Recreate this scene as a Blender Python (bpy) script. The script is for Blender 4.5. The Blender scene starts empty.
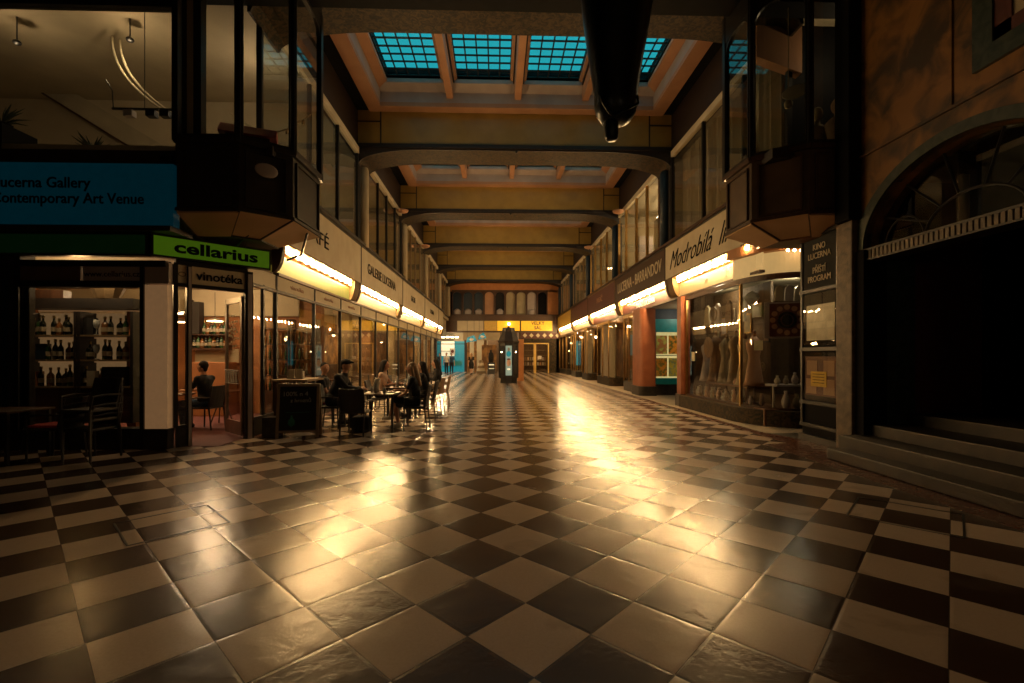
import bpy, bmesh, math, random
from mathutils import Vector, Matrix
random.seed(7)
R = math.radians
PI = math.pi
scn = bpy.context.scene
col = scn.collection

# ------------------------------------------------------------------ camera
F, HOR, H, YAW = 468.0, 356.5, 1.5, math.atan(14.3/468.0)
CS, SN = math.cos(YAW), math.sin(YAW)
cd = bpy.data.cameras.new('camera'); cam = bpy.data.objects.new('camera', cd); col.objects.link(cam)
cam.location = (0, 0, H); cam.rotation_euler = (PI/2, 0, -YAW)
cd.sensor_width = 36; cd.lens = F/1024*36; cd.shift_y = (HOR-341.5)/1024
cd.clip_start = .05; cd.clip_end = 300
scn.camera = cam

def fl(px, py, z=0.0):
    "photo pixel on a horizontal plane -> world"
    d = F*(H-z)/(py-HOR); l = (px-512)*d/F
    return Vector((l*CS+d*SN, d*CS-l*SN, z))
def aX(px, Y):
    k = (px-512)/F
    return Y*(k*CS+SN)/(CS-k*SN)
def aY(px, X):
    k = (px-512)/F
    return X*(CS-k*SN)/(k*CS+SN)
def aZ(py, X, Y):
    return H+(HOR-py)*(X*SN+Y*CS)/F

# ------------------------------------------------------------------ materials
MT = {}
def mat(name, c=(.5,.5,.5), r=.5, metal=0, c2=None, scale=6, detail=5, bump=0, bscale=40, emit=None, es=0, spec=.5,
        stretch=None, lo=.35, hi=.65, rvar=0, dist=0, coat=0, sheen=0):
    m = bpy.data.materials.new(name); m.use_nodes = True
    nt = m.node_tree; b = nt.nodes['Principled BSDF']
    b.inputs['Base Color'].default_value = (*c, 1); b.inputs['Roughness'].default_value = r
    b.inputs['Metallic'].default_value = metal; b.inputs['Specular IOR Level'].default_value = spec
    b.inputs['Coat Weight'].default_value = coat
    tc = nt.nodes.new('ShaderNodeTexCoord'); mp = nt.nodes.new('ShaderNodeMapping')
    nt.links.new(tc.outputs['Object'], mp.inputs['Vector'])
    if stretch: mp.inputs['Scale'].default_value = stretch
    if c2 is None: c2 = tuple(min(1, x*.78) for x in c)
    n = nt.nodes.new('ShaderNodeTexNoise'); n.inputs['Scale'].default_value = scale; n.inputs['Detail'].default_value = detail
    n.inputs['Distortion'].default_value = dist
    nt.links.new(mp.outputs[0], n.inputs['Vector'])
    cr = nt.nodes.new('ShaderNodeValToRGB'); cr.color_ramp.elements[0].position = lo; cr.color_ramp.elements[1].position = hi
    cr.color_ramp.elements[0].color = (*c, 1); cr.color_ramp.elements[1].color = (*c2, 1)
    nt.links.new(n.outputs['Fac'], cr.inputs['Fac']); nt.links.new(cr.outputs[0], b.inputs['Base Color'])
    if rvar:
        mr = nt.nodes.new('ShaderNodeMapRange'); mr.inputs['To Min'].default_value = r-rvar; mr.inputs['To Max'].default_value = r+rvar
        nt.links.new(n.outputs['Fac'], mr.inputs['Value']); nt.links.new(mr.outputs[0], b.inputs['Roughness'])
    if bump:
        n2 = nt.nodes.new('ShaderNodeTexNoise'); n2.inputs['Scale'].default_value = bscale; n2.inputs['Detail'].default_value = 3
        nt.links.new(mp.outputs[0], n2.inputs['Vector'])
        bp = nt.nodes.new('ShaderNodeBump'); bp.inputs['Strength'].default_value = bump; bp.inputs['Distance'].default_value = .01
        nt.links.new(n2.outputs['Fac'], bp.inputs['Height']); nt.links.new(bp.outputs[0], b.inputs['Normal'])
    if emit:
        b.inputs['Emission Color'].default_value = (*emit, 1); b.inputs['Emission Strength'].default_value = es
    MT[name] = m
    return m
def glassmat(name, tint=(.9,.93,.9), ior=1.45, rough=0.0, boost=1.0, addg=0.0):
    m = bpy.data.materials.new(name); m.use_nodes = True; nt = m.node_tree
    nt.nodes.remove(nt.nodes['Principled BSDF']); out = nt.nodes['Material Output']
    t = nt.nodes.new('ShaderNodeBsdfTransparent'); t.inputs[0].default_value = (*tint, 1)
    g = nt.nodes.new('ShaderNodeBsdfGlossy'); g.inputs['Roughness'].default_value = rough
    fr = nt.nodes.new('ShaderNodeFresnel'); fr.inputs[0].default_value = ior
    mm = nt.nodes.new('ShaderNodeMath'); mm.operation = 'MULTIPLY_ADD'; mm.inputs[1].default_value = boost; mm.inputs[2].default_value = addg; mm.use_clamp = True
    mx = nt.nodes.new('ShaderNodeMixShader')
    ge = nt.nodes.new('ShaderNodeNewGeometry'); bf = nt.nodes.new('ShaderNodeMath'); bf.operation = 'SUBTRACT'; bf.inputs[0].default_value = 1.0
    nt.links.new(ge.outputs['Backfacing'], bf.inputs[1]); m2 = nt.nodes.new('ShaderNodeMath'); m2.operation = 'MULTIPLY'   # only the outer surface of the pane mirrors
    nt.links.new(mm.outputs[0], m2.inputs[0]); nt.links.new(bf.outputs[0], m2.inputs[1])
    nt.links.new(fr.outputs[0], mm.inputs[0]); nt.links.new(m2.outputs[0], mx.inputs[0])
    nt.links.new(t.outputs[0], mx.inputs[1]); nt.links.new(g.outputs[0], mx.inputs[2]); nt.links.new(mx.outputs[0], out.inputs[0])
    MT[name] = m
    return m

def floor_material():
    m = bpy.data.materials.new('chequered_terrazzo'); m.use_nodes = True; nt = m.node_tree; N = nt.nodes; L = nt.links
    b = N['Principled BSDF']
    tc = N.new('ShaderNodeTexCoord'); sp = N.new('ShaderNodeSeparateXYZ'); L.new(tc.outputs['Object'], sp.inputs[0])
    S = .664/math.sqrt(2); ox, oy = .170, 3.508
    def M(op, a, bb=None, cc=None, clamp=False):
        n = N.new('ShaderNodeMath'); n.operation = op; n.use_clamp = clamp
        for k, v in enumerate((a, bb, cc)):
            if v is None: continue
            if isinstance(v, (int, float)): n.inputs[k].default_value = v
            else: L.new(v, n.inputs[k])
        return n.outputs[0]
    x = M('SUBTRACT', sp.outputs[0], ox); y = M('SUBTRACT', sp.outputs[1], oy)
    k = 1/(S*math.sqrt(2))
    i = M('MULTIPLY', M('ADD', x, y), k); j = M('MULTIPLY', M('SUBTRACT', y, x), k)
    fi = M('FLOOR', i); fj = M('FLOOR', j)
    par = M('FLOORED_MODULO', M('ADD', fi, fj), 2.0)          # 0 light, 1 dark
    cv = N.new('ShaderNodeCombineXYZ'); L.new(fi, cv.inputs[0]); L.new(fj, cv.inputs[1])
    wn = N.new('ShaderNodeTexWhiteNoise'); wn.noise_dimensions = '2D'; L.new(cv.outputs[0], wn.inputs['Vector'])
    # grain
    ns = N.new('ShaderNodeTexNoise'); ns.inputs['Scale'].default_value = 55; ns.inputs['Detail'].default_value = 6; ns.inputs['Roughness'].default_value = .7
    L.new(tc.outputs['Object'], ns.inputs['Vector'])
    nl = N.new('ShaderNodeTexNoise'); nl.inputs['Scale'].default_value = 2.2; nl.inputs['Detail'].default_value = 6; nl.inputs['Distortion'].default_value = .6
    L.new(tc.outputs['Object'], nl.inputs['Vector'])
    def mixc(f, a, c):
        n = N.new('ShaderNodeMix'); n.data_type = 'RGBA'
        if isinstance(f, (int, float)): n.inputs[0].default_value = f
        else: L.new(f, n.inputs[0])
        for q, v in ((6, a), (7, c)):
            if isinstance(v, tuple): n.inputs[q].default_value = (*v, 1)
            else: L.new(v, n.inputs[q])
        return n.outputs[2]
    light = mixc(wn.outputs['Value'], (.62,.49,.38), (.46,.36,.28))
    dark = mixc(wn.outputs['Value'], (.030,.016,.010), (.055,.028,.017))
    lg = mixc(M('MULTIPLY', ns.outputs['Fac'], .55), light, (.26,.20,.15))
    dg = mixc(M('MULTIPLY', ns.outputs['Fac'], .4), dark, (.075,.045,.03))
    c = mixc(par, lg, dg)
    # stains
    st = N.new('ShaderNodeMapRange'); st.inputs[1].default_value = .60; st.inputs[2].default_value = .72; st.clamp = True
    L.new(nl.outputs['Fac'], st.inputs[0])
    c = mixc(M('MULTIPLY', st.outputs[0], .35), c, (.10,.07,.05))
    # joints
    fa = M('FRACT', i); fb = M('FRACT', j)
    da = M('MINIMUM', fa, M('SUBTRACT', 1.0, fa)); db = M('MINIMUM', fb, M('SUBTRACT', 1.0, fb))
    dm = M('MINIMUM', da, db)
    jt = M('LESS_THAN', dm, .007)
    c = mixc(M('MULTIPLY', jt, .85), c, (.012,.008,.006))
    L.new(c, b.inputs['Base Color'])
    # roughness
    rr = M('MULTIPLY_ADD', nl.outputs['Fac'], .12, .10)
    rr = M('MULTIPLY_ADD', wn.outputs['Value'], .05, rr)
    rr = M('MULTIPLY_ADD', ns.outputs['Fac'], .08, rr)
    L.new(rr, b.inputs['Roughness']); b.inputs['Specular IOR Level'].default_value = .5
    # height: worn edges + unevenness
    ed = N.new('ShaderNodeMapRange'); ed.inputs[1].default_value = 0; ed.inputs[2].default_value = .045; ed.interpolation_type = 'SMOOTHSTEP'; L.new(dm, ed.inputs[0])
    ub = N.new('ShaderNodeTexNoise'); ub.inputs['Scale'].default_value = 7; ub.inputs['Detail'].default_value = 2.0; L.new(tc.outputs['Object'], ub.inputs['Vector'])
    sw = N.new('ShaderNodeSeparateXYZ'); L.new(wn.outputs['Color'], sw.inputs[0])      # every tile sits at a slightly different tilt
    tl = M('ADD', M('MULTIPLY', fa, M('SUBTRACT', sw.outputs[0], .5)), M('MULTIPLY', fb, M('SUBTRACT', sw.outputs[1], .5)))
    b0 = N.new('ShaderNodeBump'); b0.inputs['Strength'].default_value = 1.0; b0.inputs['Distance'].default_value = .010; L.new(tl, b0.inputs['Height'])
    b1 = N.new('ShaderNodeBump'); b1.inputs['Strength'].default_value = .10; b1.inputs['Distance'].default_value = .03; L.new(ub.outputs['Fac'], b1.inputs['Height']); L.new(b0.outputs[0], b1.inputs['Normal'])
    b2 = N.new('ShaderNodeBump'); b2.inputs['Strength'].default_value = .25; b2.inputs['Distance'].default_value = .004; L.new(ed.outputs[0], b2.inputs['Height']); L.new(b1.outputs[0], b2.inputs['Normal'])
    b3 = N.new('ShaderNodeBump'); b3.inputs['Strength'].default_value = .22; b3.inputs['Distance'].default_value = .003; L.new(ns.outputs['Fac'], b3.inputs['Height']); L.new(b2.outputs[0], b3.inputs['Normal'])
    L.new(b3.outputs[0], b.inputs['Normal'])
    MT['floor'] = m
floor_material()
mat('plain_light_floor', (.42,.34,.24), .35, c2=(.34,.27,.19), scale=3)
mat('brown_border', (.10,.035,.018), .28, c2=(.06,.02,.012), scale=9, rvar=.08)
mat('red_carpet', (.16,.05,.05), .8, bump=.2)
mat('black_metal', (.012,.011,.011), .38, spec=.5)
mat('black_wood', (.016,.013,.013), .5, c2=(.025,.018,.015))
mat('black_paint', (.004,.004,.005), .85, spec=.2)
mat('brass', (.55,.34,.12), .3, metal=1)
mat('steel', (.45,.42,.38), .35, metal=1)
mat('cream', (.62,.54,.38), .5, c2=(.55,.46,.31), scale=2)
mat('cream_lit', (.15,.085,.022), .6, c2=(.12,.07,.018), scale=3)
mat('yellow_enamel', (.75,.50,.10), .35, c2=(.65,.40,.08))
mat('maroon', (.10,.025,.02), .5)
mat('dark_brown_board', (.045,.018,.010), .4)
mat('terracotta', (.36,.12,.05), .42, c2=(.28,.085,.035), scale=3, rvar=.06)
mat('orange_paint', (.45,.19,.06), .5, c2=(.38,.15,.05), scale=3)
mat('tan_paint', (.46,.25,.14), .5, c2=(.40,.21,.12), scale=2)
mat('oriel_wood', (.11,.065,.035), .45, c2=(.07,.042,.024), scale=3)
mat('soffit_tan', (.62,.40,.22), .5, c2=(.54,.34,.18), scale=2)
mat('grey_paint', (.42,.36,.35), .5, c2=(.35,.30,.29), scale=2)
mat('marble_brown', (.060,.036,.014), .6, spec=.25, c2=(.012,.011,.006), scale=9, dist=1.5, lo=.4, hi=.6, detail=8)
mat('marble_orange', (.27,.125,.032), .42, c2=(.055,.034,.018), scale=2.4, dist=.7, lo=.40, hi=.64, detail=9, rvar=.08)
mat('marble_teal', (.055,.07,.055), .35, c2=(.02,.035,.03), scale=7, dist=1.2, detail=8)
mat('marble_dark', (.04,.035,.028), .3, c2=(.015,.014,.012), scale=8, dist=1, detail=7)
mat('stone_jamb', (.17,.11,.06), .5, c2=(.07,.05,.03), scale=7, dist=.6, bump=.4, detail=8)
mat('step_stone', (.030,.021,.012), .5, c2=(.014,.011,.007), scale=5, bump=.2, detail=7)
mat('yellow_panel', (.34,.22,.055), .30, c2=(.28,.18,.045), scale=2, rvar=.05)
mat('dark_frieze', (.018,.008,.006), .6)
mat('plaster', (.46,.38,.25), .8, c2=(.40,.33,.22), scale=2)
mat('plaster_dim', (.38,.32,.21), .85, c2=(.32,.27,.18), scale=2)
mat('ochre_wall', (.36,.19,.06), .6, c2=(.16,.08,.03), scale=1.6, lo=.42, hi=.58)
mat('orange_wall', (.34,.13,.04), .7, c2=(.24,.09,.03), scale=2)
mat('brown_room', (.12,.07,.035), .7)
mat('wood', (.20,.085,.03), .45, c2=(.12,.05,.02), scale=4, stretch=(1,8,1))
mat('dark_wood', (.07,.03,.015), .4, c2=(.04,.018,.01), scale=4, stretch=(8,1,1))
mat('wicker_black', (.018,.015,.014), .55, bump=.6, bscale=120)
mat('wicker_tan', (.22,.12,.06), .55, bump=.6, bscale=120)
mat('red_cushion', (.45,.03,.03), .7)
mat('plastic_red', (.35,.02,.02), .4)
mat('white', (.7,.68,.62), .5)
mat('paper', (.75,.66,.42), .6)
mat('yellow_paper', (.80,.50,.04), .6)
mat('chalkboard', (.006,.009,.009), .8)
mat('chalk', (.40,.42,.40), .9)
mat('chalk_green', (.02,.16,.11), .9)
mat('frame_wood', (.25,.17,.09), .5)
mat('bottle_dark', (.006,.010,.006), .08, spec=.8)
mat('bottle_green', (.02,.06,.02), .08, spec=.8)
mat('bottle_amber', (.16,.06,.015), .08, spec=.8)
mat('label_cream', (.30,.25,.17), .6)
mat('foil', (.35,.26,.10), .3, metal=1)
mat('blue_dark', (.01,.03,.06), .5)
mat('blue_board', (.05,.16,.30), .5)
mat('skin', (.50,.27,.17), .5, c2=(.46,.24,.15))
mat('hair_dark', (.012,.008,.006), .85, bump=.5, bscale=90)
mat('hair_blonde', (.32,.18,.07), .5, c2=(.18,.10,.04), stretch=(8,8,1), bump=.5, bscale=60)
mat('cloth_black', (.010,.010,.012), .85)
mat('cloth_cream', (.66,.44,.32), .8)
mat('cloth_white', (.7,.66,.6), .8)
mat('cloth_jeans', (.03,.06,.11), .85)
mat('shoe_white', (.7,.66,.58), .6)
mat('leaf', (.03,.05,.02), .6)
mat('bronze', (.010,.018,.022), .30, metal=.55, c2=(.005,.009,.011), scale=5, bump=.25, bscale=9, rvar=.06)
mat('tealwall', (.01,.30,.36), .4)
mat('curtain', (.40,.34,.25), .8, c2=(.34,.28,.2), stretch=(9,9,.4), scale=3)
mat('ceramic', (.5,.45,.36), .25)
mat('glasses', (.4,.42,.42), .05, spec=1)
mat('maroon_box', (.13,.03,.02), .5)
# things that give off light, and some surfaces with an added glow
WARM = (1, .60, .24)
mat('bulb', (1,.8,.5), .3, emit=(1,.62,.26), es=330)
mat('bulb_small', (1,.8,.5), .3, emit=(1,.62,.28), es=40)
mat('lampglow', (1,.8,.5), .4, emit=(1,.66,.34), es=14)
mat('lampglow_dim', (1,.8,.5), .4, emit=(1,.62,.30), es=2)
mat('added_glow', (.45,.33,.2), .7, emit=(1,.52,.22), es=.09)  # emission stands in for inside light coming through the blind
mat('shelf_back_glow', (.40,.28,.16), .7, emit=(1,.58,.26), es=.085, c2=(.22,.14,.08), scale=7)  # emission put into the panel so the shelf back looks backlit
mat('tube_white', (1,1,.9), .4, emit=(1,.82,.55), es=9)
mat('sign_green', (.06,.14,.01), .5, emit=(.13,.30,.008), es=.13)
mat('sign_green_dim', (.01,.05,.012), .4, emit=(.015,.10,.02), es=.02)
mat('sign_teal', (.012,.07,.09), .4, emit=(.0,.06,.09), es=.10)
mat('sign_yellow', (.8,.45,.02), .4, emit=(1,.50,.02), es=.40)
mat('lightbox_cream', (.14,.09,.03), .5, emit=(1,.62,.22), es=.30)
mat('lightbox_greenish', (.11,.085,.018), .5, c2=(.05,.075,.012), stretch=(1,9,.1), scale=2, emit=(.80,.72,.12), es=.22)
mat('teal_lit', (.01,.16,.19), .4, emit=(0,.45,.55), es=.22)
mat('white_lit', (.8,.8,.7), .4, emit=(1,.9,.6), es=.4)
mat('screen', (.3,.5,.5), .3, emit=(.25,.35,.36), es=.25)
mat('poster_lit', (.5,.4,.15), .4, emit=(.75,.62,.25), es=.45, c2=(.3,.2,.08), scale=8)
# pane glass
glassmat('pane', (.93,.93,.90), 1.45, boost=1.5, addg=.02)
glassmat('pane_dark', (.75,.77,.74), 1.45, boost=1.6, addg=.03)
glassmat('glass_block', (.30,.77,.80), 1.45, rough=.2, boost=.8)

# ------------------------------------------------------------------ mesh helpers
class MB:
    def __init__(s): s.bm = bmesh.new()
    def box(s, x0, x1, y0, y1, z0, z1, M=None):
        vs = [s.bm.verts.new(Vector(p)) for p in ((x0,y0,z0),(x1,y0,z0),(x1,y1,z0),(x0,y1,z0),(x0,y0,z1),(x1,y0,z1),(x1,y1,z1),(x0,y1,z1))]
        if M is not None:
            for v in vs: v.co = M @ v.co
        for f in ((0,3,2,1),(4,5,6,7),(0,1,5,4),(1,2,6,5),(2,3,7,6),(3,0,4,7)): s.bm.faces.new([vs[i] for i in f])
        return s
    def prism(s, pts, a, b, axis='y', M=None):
        "2-D outline extruded along an axis: y->(x,z), x->(y,z), z->(x,y)"
        def P(p, t):
            v = {'y': (p[0], t, p[1]), 'x': (t, p[0], p[1]), 'z': (p[0], p[1], t)}[axis]
            v = Vector(v); return M @ v if M is not None else v
        A = [s.bm.verts.new(P(p, a)) for p in pts]; B = [s.bm.verts.new(P(p, b)) for p in pts]
        n = len(pts)
        s.bm.faces.new(A); s.bm.faces.new(list(reversed(B)))
        for i in range(n): s.bm.faces.new((A[i], B[i], B[(i+1)%n], A[(i+1)%n]))
        return s
    def rings(s, rings, caps=True, closed=True):
        V = [[s.bm.verts.new(Vector(p)) for p in r] for r in rings]
        n = len(V[0])
        for a, b in zip(V, V[1:]):
            for i in range(n if closed else n-1): s.bm.faces.new((a[i], a[(i+1)%n], b[(i+1)%n], b[i]))
        if caps: s.bm.faces.new(list(reversed(V[0]))); s.bm.faces.new(V[-1])
        return s
    def lathe(s, prof, c=(0,0,0), n=12, sx=1, sy=1, M=None):
        rs = []
        for r, z in prof:
            ring = [Vector((c[0]+sx*max(r,1e-4)*math.cos(2*PI*k/n), c[1]+sy*max(r,1e-4)*math.sin(2*PI*k/n), c[2]+z)) for k in range(n)]
            if M is not None: ring = [M @ p for p in ring]
            rs.append(ring)
        return s.rings(rs)
    def tube(s, pts, r, n=8):
        pts = [Vector(p) for p in pts]; rs = []
        rad = r if isinstance(r, (list, tuple)) else [r]*len(pts)
        for i, p in enumerate(pts):
            d = (pts[min(i+1, len(pts)-1)]-pts[max(i-1, 0)]).normalized()
            u = d.cross(Vector((0,0,1))); u = u.normalized() if u.length > .05 else d.cross(Vector((1,0,0))).normalized()
            w = d.cross(u)
            rs.append([p+rad[i]*(math.cos(2*PI*k/n)*u+math.sin(2*PI*k/n)*w) for k in range(n)])
        return s.rings(rs)
    def ell(s, c, rx, ry, rz, n=10, m=7, M=None):
        prof = [(math.sin(PI*k/m), -math.cos(PI*k/m)) for k in range(m+1)]
        rs = []
        for r, z in prof:
            ring = [Vector((c[0]+rx*max(r,1e-3)*math.cos(2*PI*k/n), c[1]+ry*max(r,1e-3)*math.sin(2*PI*k/n), c[2]+rz*z)) for k in range(n)]
            if M is not None: ring = [M @ p for p in ring]
            rs.append(ring)
        return s.rings(rs)
    def quad(s, *pts):
        s.bm.faces.new([s.bm.verts.new(Vector(p)) for p in pts]); return s
    def build(s, name, m, parent=None, bevel=0, smooth=False, label=None):
        bmesh.ops.recalc_face_normals(s.bm, faces=s.bm.faces)
        if bevel:
            bmesh.ops.bevel(s.bm, geom=s.bm.edges[:], offset=bevel, segments=2, affect='EDGES', profile=.6, clamp_overlap=True)
        me = bpy.data.meshes.new(name); s.bm.to_mesh(me); s.bm.free()
        me.materials.append(MT[m] if isinstance(m, str) else m)
        if smooth:
            for p in me.polygons: p.use_smooth = True
        o = bpy.data.objects.new(name, me); col.objects.link(o)
        if parent: o.parent = parent
        if label: o['label'] = label
        return o
def tag(o, label=None, cat=None, group=None, kind=None):
    if label: o['label'] = label
    if cat: o['category'] = cat
    if group: o['group'] = group
    if kind: o['kind'] = kind
    return o
def thing(name, label, cat, loc=(0,0,0), rz=0, group=None, kind=None):
    o = bpy.data.objects.new(name, None); col.objects.link(o); o.empty_display_size = .1
    o.location = loc; o.rotation_euler = (0,0,rz)
    return tag(o, label, cat, group, kind)
def struct(name, mb, m, parent=None, **k):
    o = mb.build(name, m, parent, **k)
    if not parent: o['kind'] = 'structure'
    return o
def kids(o): return [c for c in o.children]
def copy_tree(o, parent=None):
    c = o.copy(); col.objects.link(c)
    if parent: c.parent = parent
    for ch in kids(o): copy_tree(ch, c)
    return c
def text_mesh(name, s, size, m, parent, loc, rot, ext=.004, width=None, shear=0, bold=0, label=None, align='CENTER'):
    cu = bpy.data.curves.new(name, 'FONT'); cu.body = s; cu.size = size; cu.extrude = ext; cu.align_x = align; cu.align_y = 'CENTER'
    cu.shear = shear; cu.offset = bold; cu.resolution_u = 3
    t = bpy.data.objects.new(name, cu); col.objects.link(t)
    dg = bpy.context.evaluated_depsgraph_get(); dg.update()
    me = bpy.data.meshes.new_from_object(t.evaluated_get(dg)); bpy.data.objects.remove(t)
    me.materials.clear(); me.materials.append(MT[m])
    if width:
        xs = [v.co.x for v in me.vertices]; w = max(xs)-min(xs)
        for v in me.vertices: v.co.x *= width/w
    o = bpy.data.objects.new(name, me); col.objects.link(o); o.location = loc; o.rotation_euler = rot
    if parent: o.parent = parent
    if label: o['label'] = label
    return o
FACE_Y = (PI/2, 0, 0)             # reads for someone looking along +Y
FACE_L = (PI/2, 0, PI/2)          # on the left wall, faces +X
FACE_R = (PI/2, 0, -PI/2)         # on the right wall, faces -X
ORD = ['first','second','third','fourth','fifth','sixth','seventh','eighth','ninth','tenth','eleventh','twelfth','thirteenth','fourteenth','fifteenth','sixteenth']

# ------------------------------------------------------------------ dimensions
BY = [8.6, 15.2, 21.8, 28.4, 35.0, 41.6]      # beam fronts
BT = 1.1                                     # beam thickness
YE = 43.0                                    # end wall
XGL, XFL = -4.6, -4.4                        # left glass, fascia
XGR, XFR = 5.75, 5.5
ZT = 5.1                                     # fascia top
ZBL, ZHL = 3.85, 3.2
ZBR, ZHR = 4.0, 3.35
ZW = 8.15                                    # top of upper windows
ZC = 9.4                                     # ceiling

# ------------------------------------------------------------------ floor
b = MB(); b.box(-14, 5.0, -6, 60, -.2, 0); struct('floor', b, 'floor')
b = MB(); b.prism([(5.0,-6),(5.0,8.3),(5.0,60),(14,60),(14,-6)], -.2, -.002, 'z'); struct('floor', b, 'plain_light_floor')
b = MB(); b.prism([(4.40,-6),(4.55,7.85),(5.0,7.95),(5.0,43),(5.22,43),(5.22,9.2),(5.58,8.0),(5.58,-6)], -.1, .002, 'z'); struct('trim_1', b, 'brown_border')
b = MB(); b.box(-4.6,-4.35, 8.75,38,-.1,.002); struct('trim_2', b, 'brown_border')
b = MB(); b.box(5.2,14,-6,9,-.19,-.0015); struct('trim_3', b, 'step_stone')
# metal floor hatch outlines (photo: inset covers in the tiles)
for (px, py, w) in ((172,523,.36),(905,515,.40)):
    p = fl(px, py); hb = MB()
    M = Matrix.Translation(p) @ Matrix.Rotation(R(45),4,'Z')
    for s_ in (-1,1):
        hb.box(s_*w-.008, s_*w+.008, -w, w, -.002, .003, M); hb.box(-w, w, s_*w-.008, s_*w+.008, -.002, .003, M)
    tag(hb.build('floor_hatch', 'black_metal'), 'thin dark outline of a square floor hatch '+('among the tiles before the wine shop' if px<500 else 'in the tiles beside the stone steps'), 'hatch')

# ------------------------------------------------------------------ beams
def beam(Y, n, hide_ends=False):
    x0, x1 = -4.5, 5.7
    zc, zs = 8.16, 7.70
    pts = [(x0, 9.5), (x0, zs)]
    K = 9
    for k in range(K+1):
        t = k/K*PI/2; pts.append((x0+.05+2.1*(1-math.cos(t)), zs+(zc-zs)*math.sin(t)))
    for k in range(K+1):
        t = (1-k/K)*PI/2; pts.append((x1-.05-2.1*(1-math.cos(t)), zs+(zc-zs)*math.sin(t)))
    pts += [(x1, zs), (x1, 9.5)]
    root = thing('trim_%d' % n, None, None, (0,0,0), kind='structure')
    b = MB(); b.prism(pts, Y, Y+BT, 'y'); b.build('beam', 'marble_brown', root)
    b = MB(); b.box(x0+.02, x1-.02, Y-.06, Y+.02, zc+.17, 9.42); b.build('beam_panel', 'yellow_panel', root)
    b = MB()
    b.box(x0, x1, Y-.10, Y+.02, zc+.05, zc+.17)
    for x in (x0+.75, x1-.75): b.box(x-.02, x+.02, Y-.075, Y, zc+.17, 9.42)
    b.box(x0, x0+.75, Y-.075, Y, 9.02, 9.06); b.box(x1-.75, x1, Y-.075, Y, 9.02, 9.06)
    b.build('dark_moulding', 'black_wood', root)
    b = MB(); b.prism([(x,min(z,zc+.17)) for x,z in pts], Y-.05, Y-.001, 'y'); b.build('dark_front', 'black_wood', root)
    b = MB(); b.ell(((x0+x1)/2, Y-.02, zc-.01), .05, .05, .07); b.build('keystone_boss', 'marble_dark', root, smooth=True)
    return root
for i, Y in enumerate(BY): beam(Y, 10+i)
b = MB(); b.box(-14, 14, 8.15, 8.55, 7.80, 10.6); struct('trim_4', b, 'black_paint')

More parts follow.
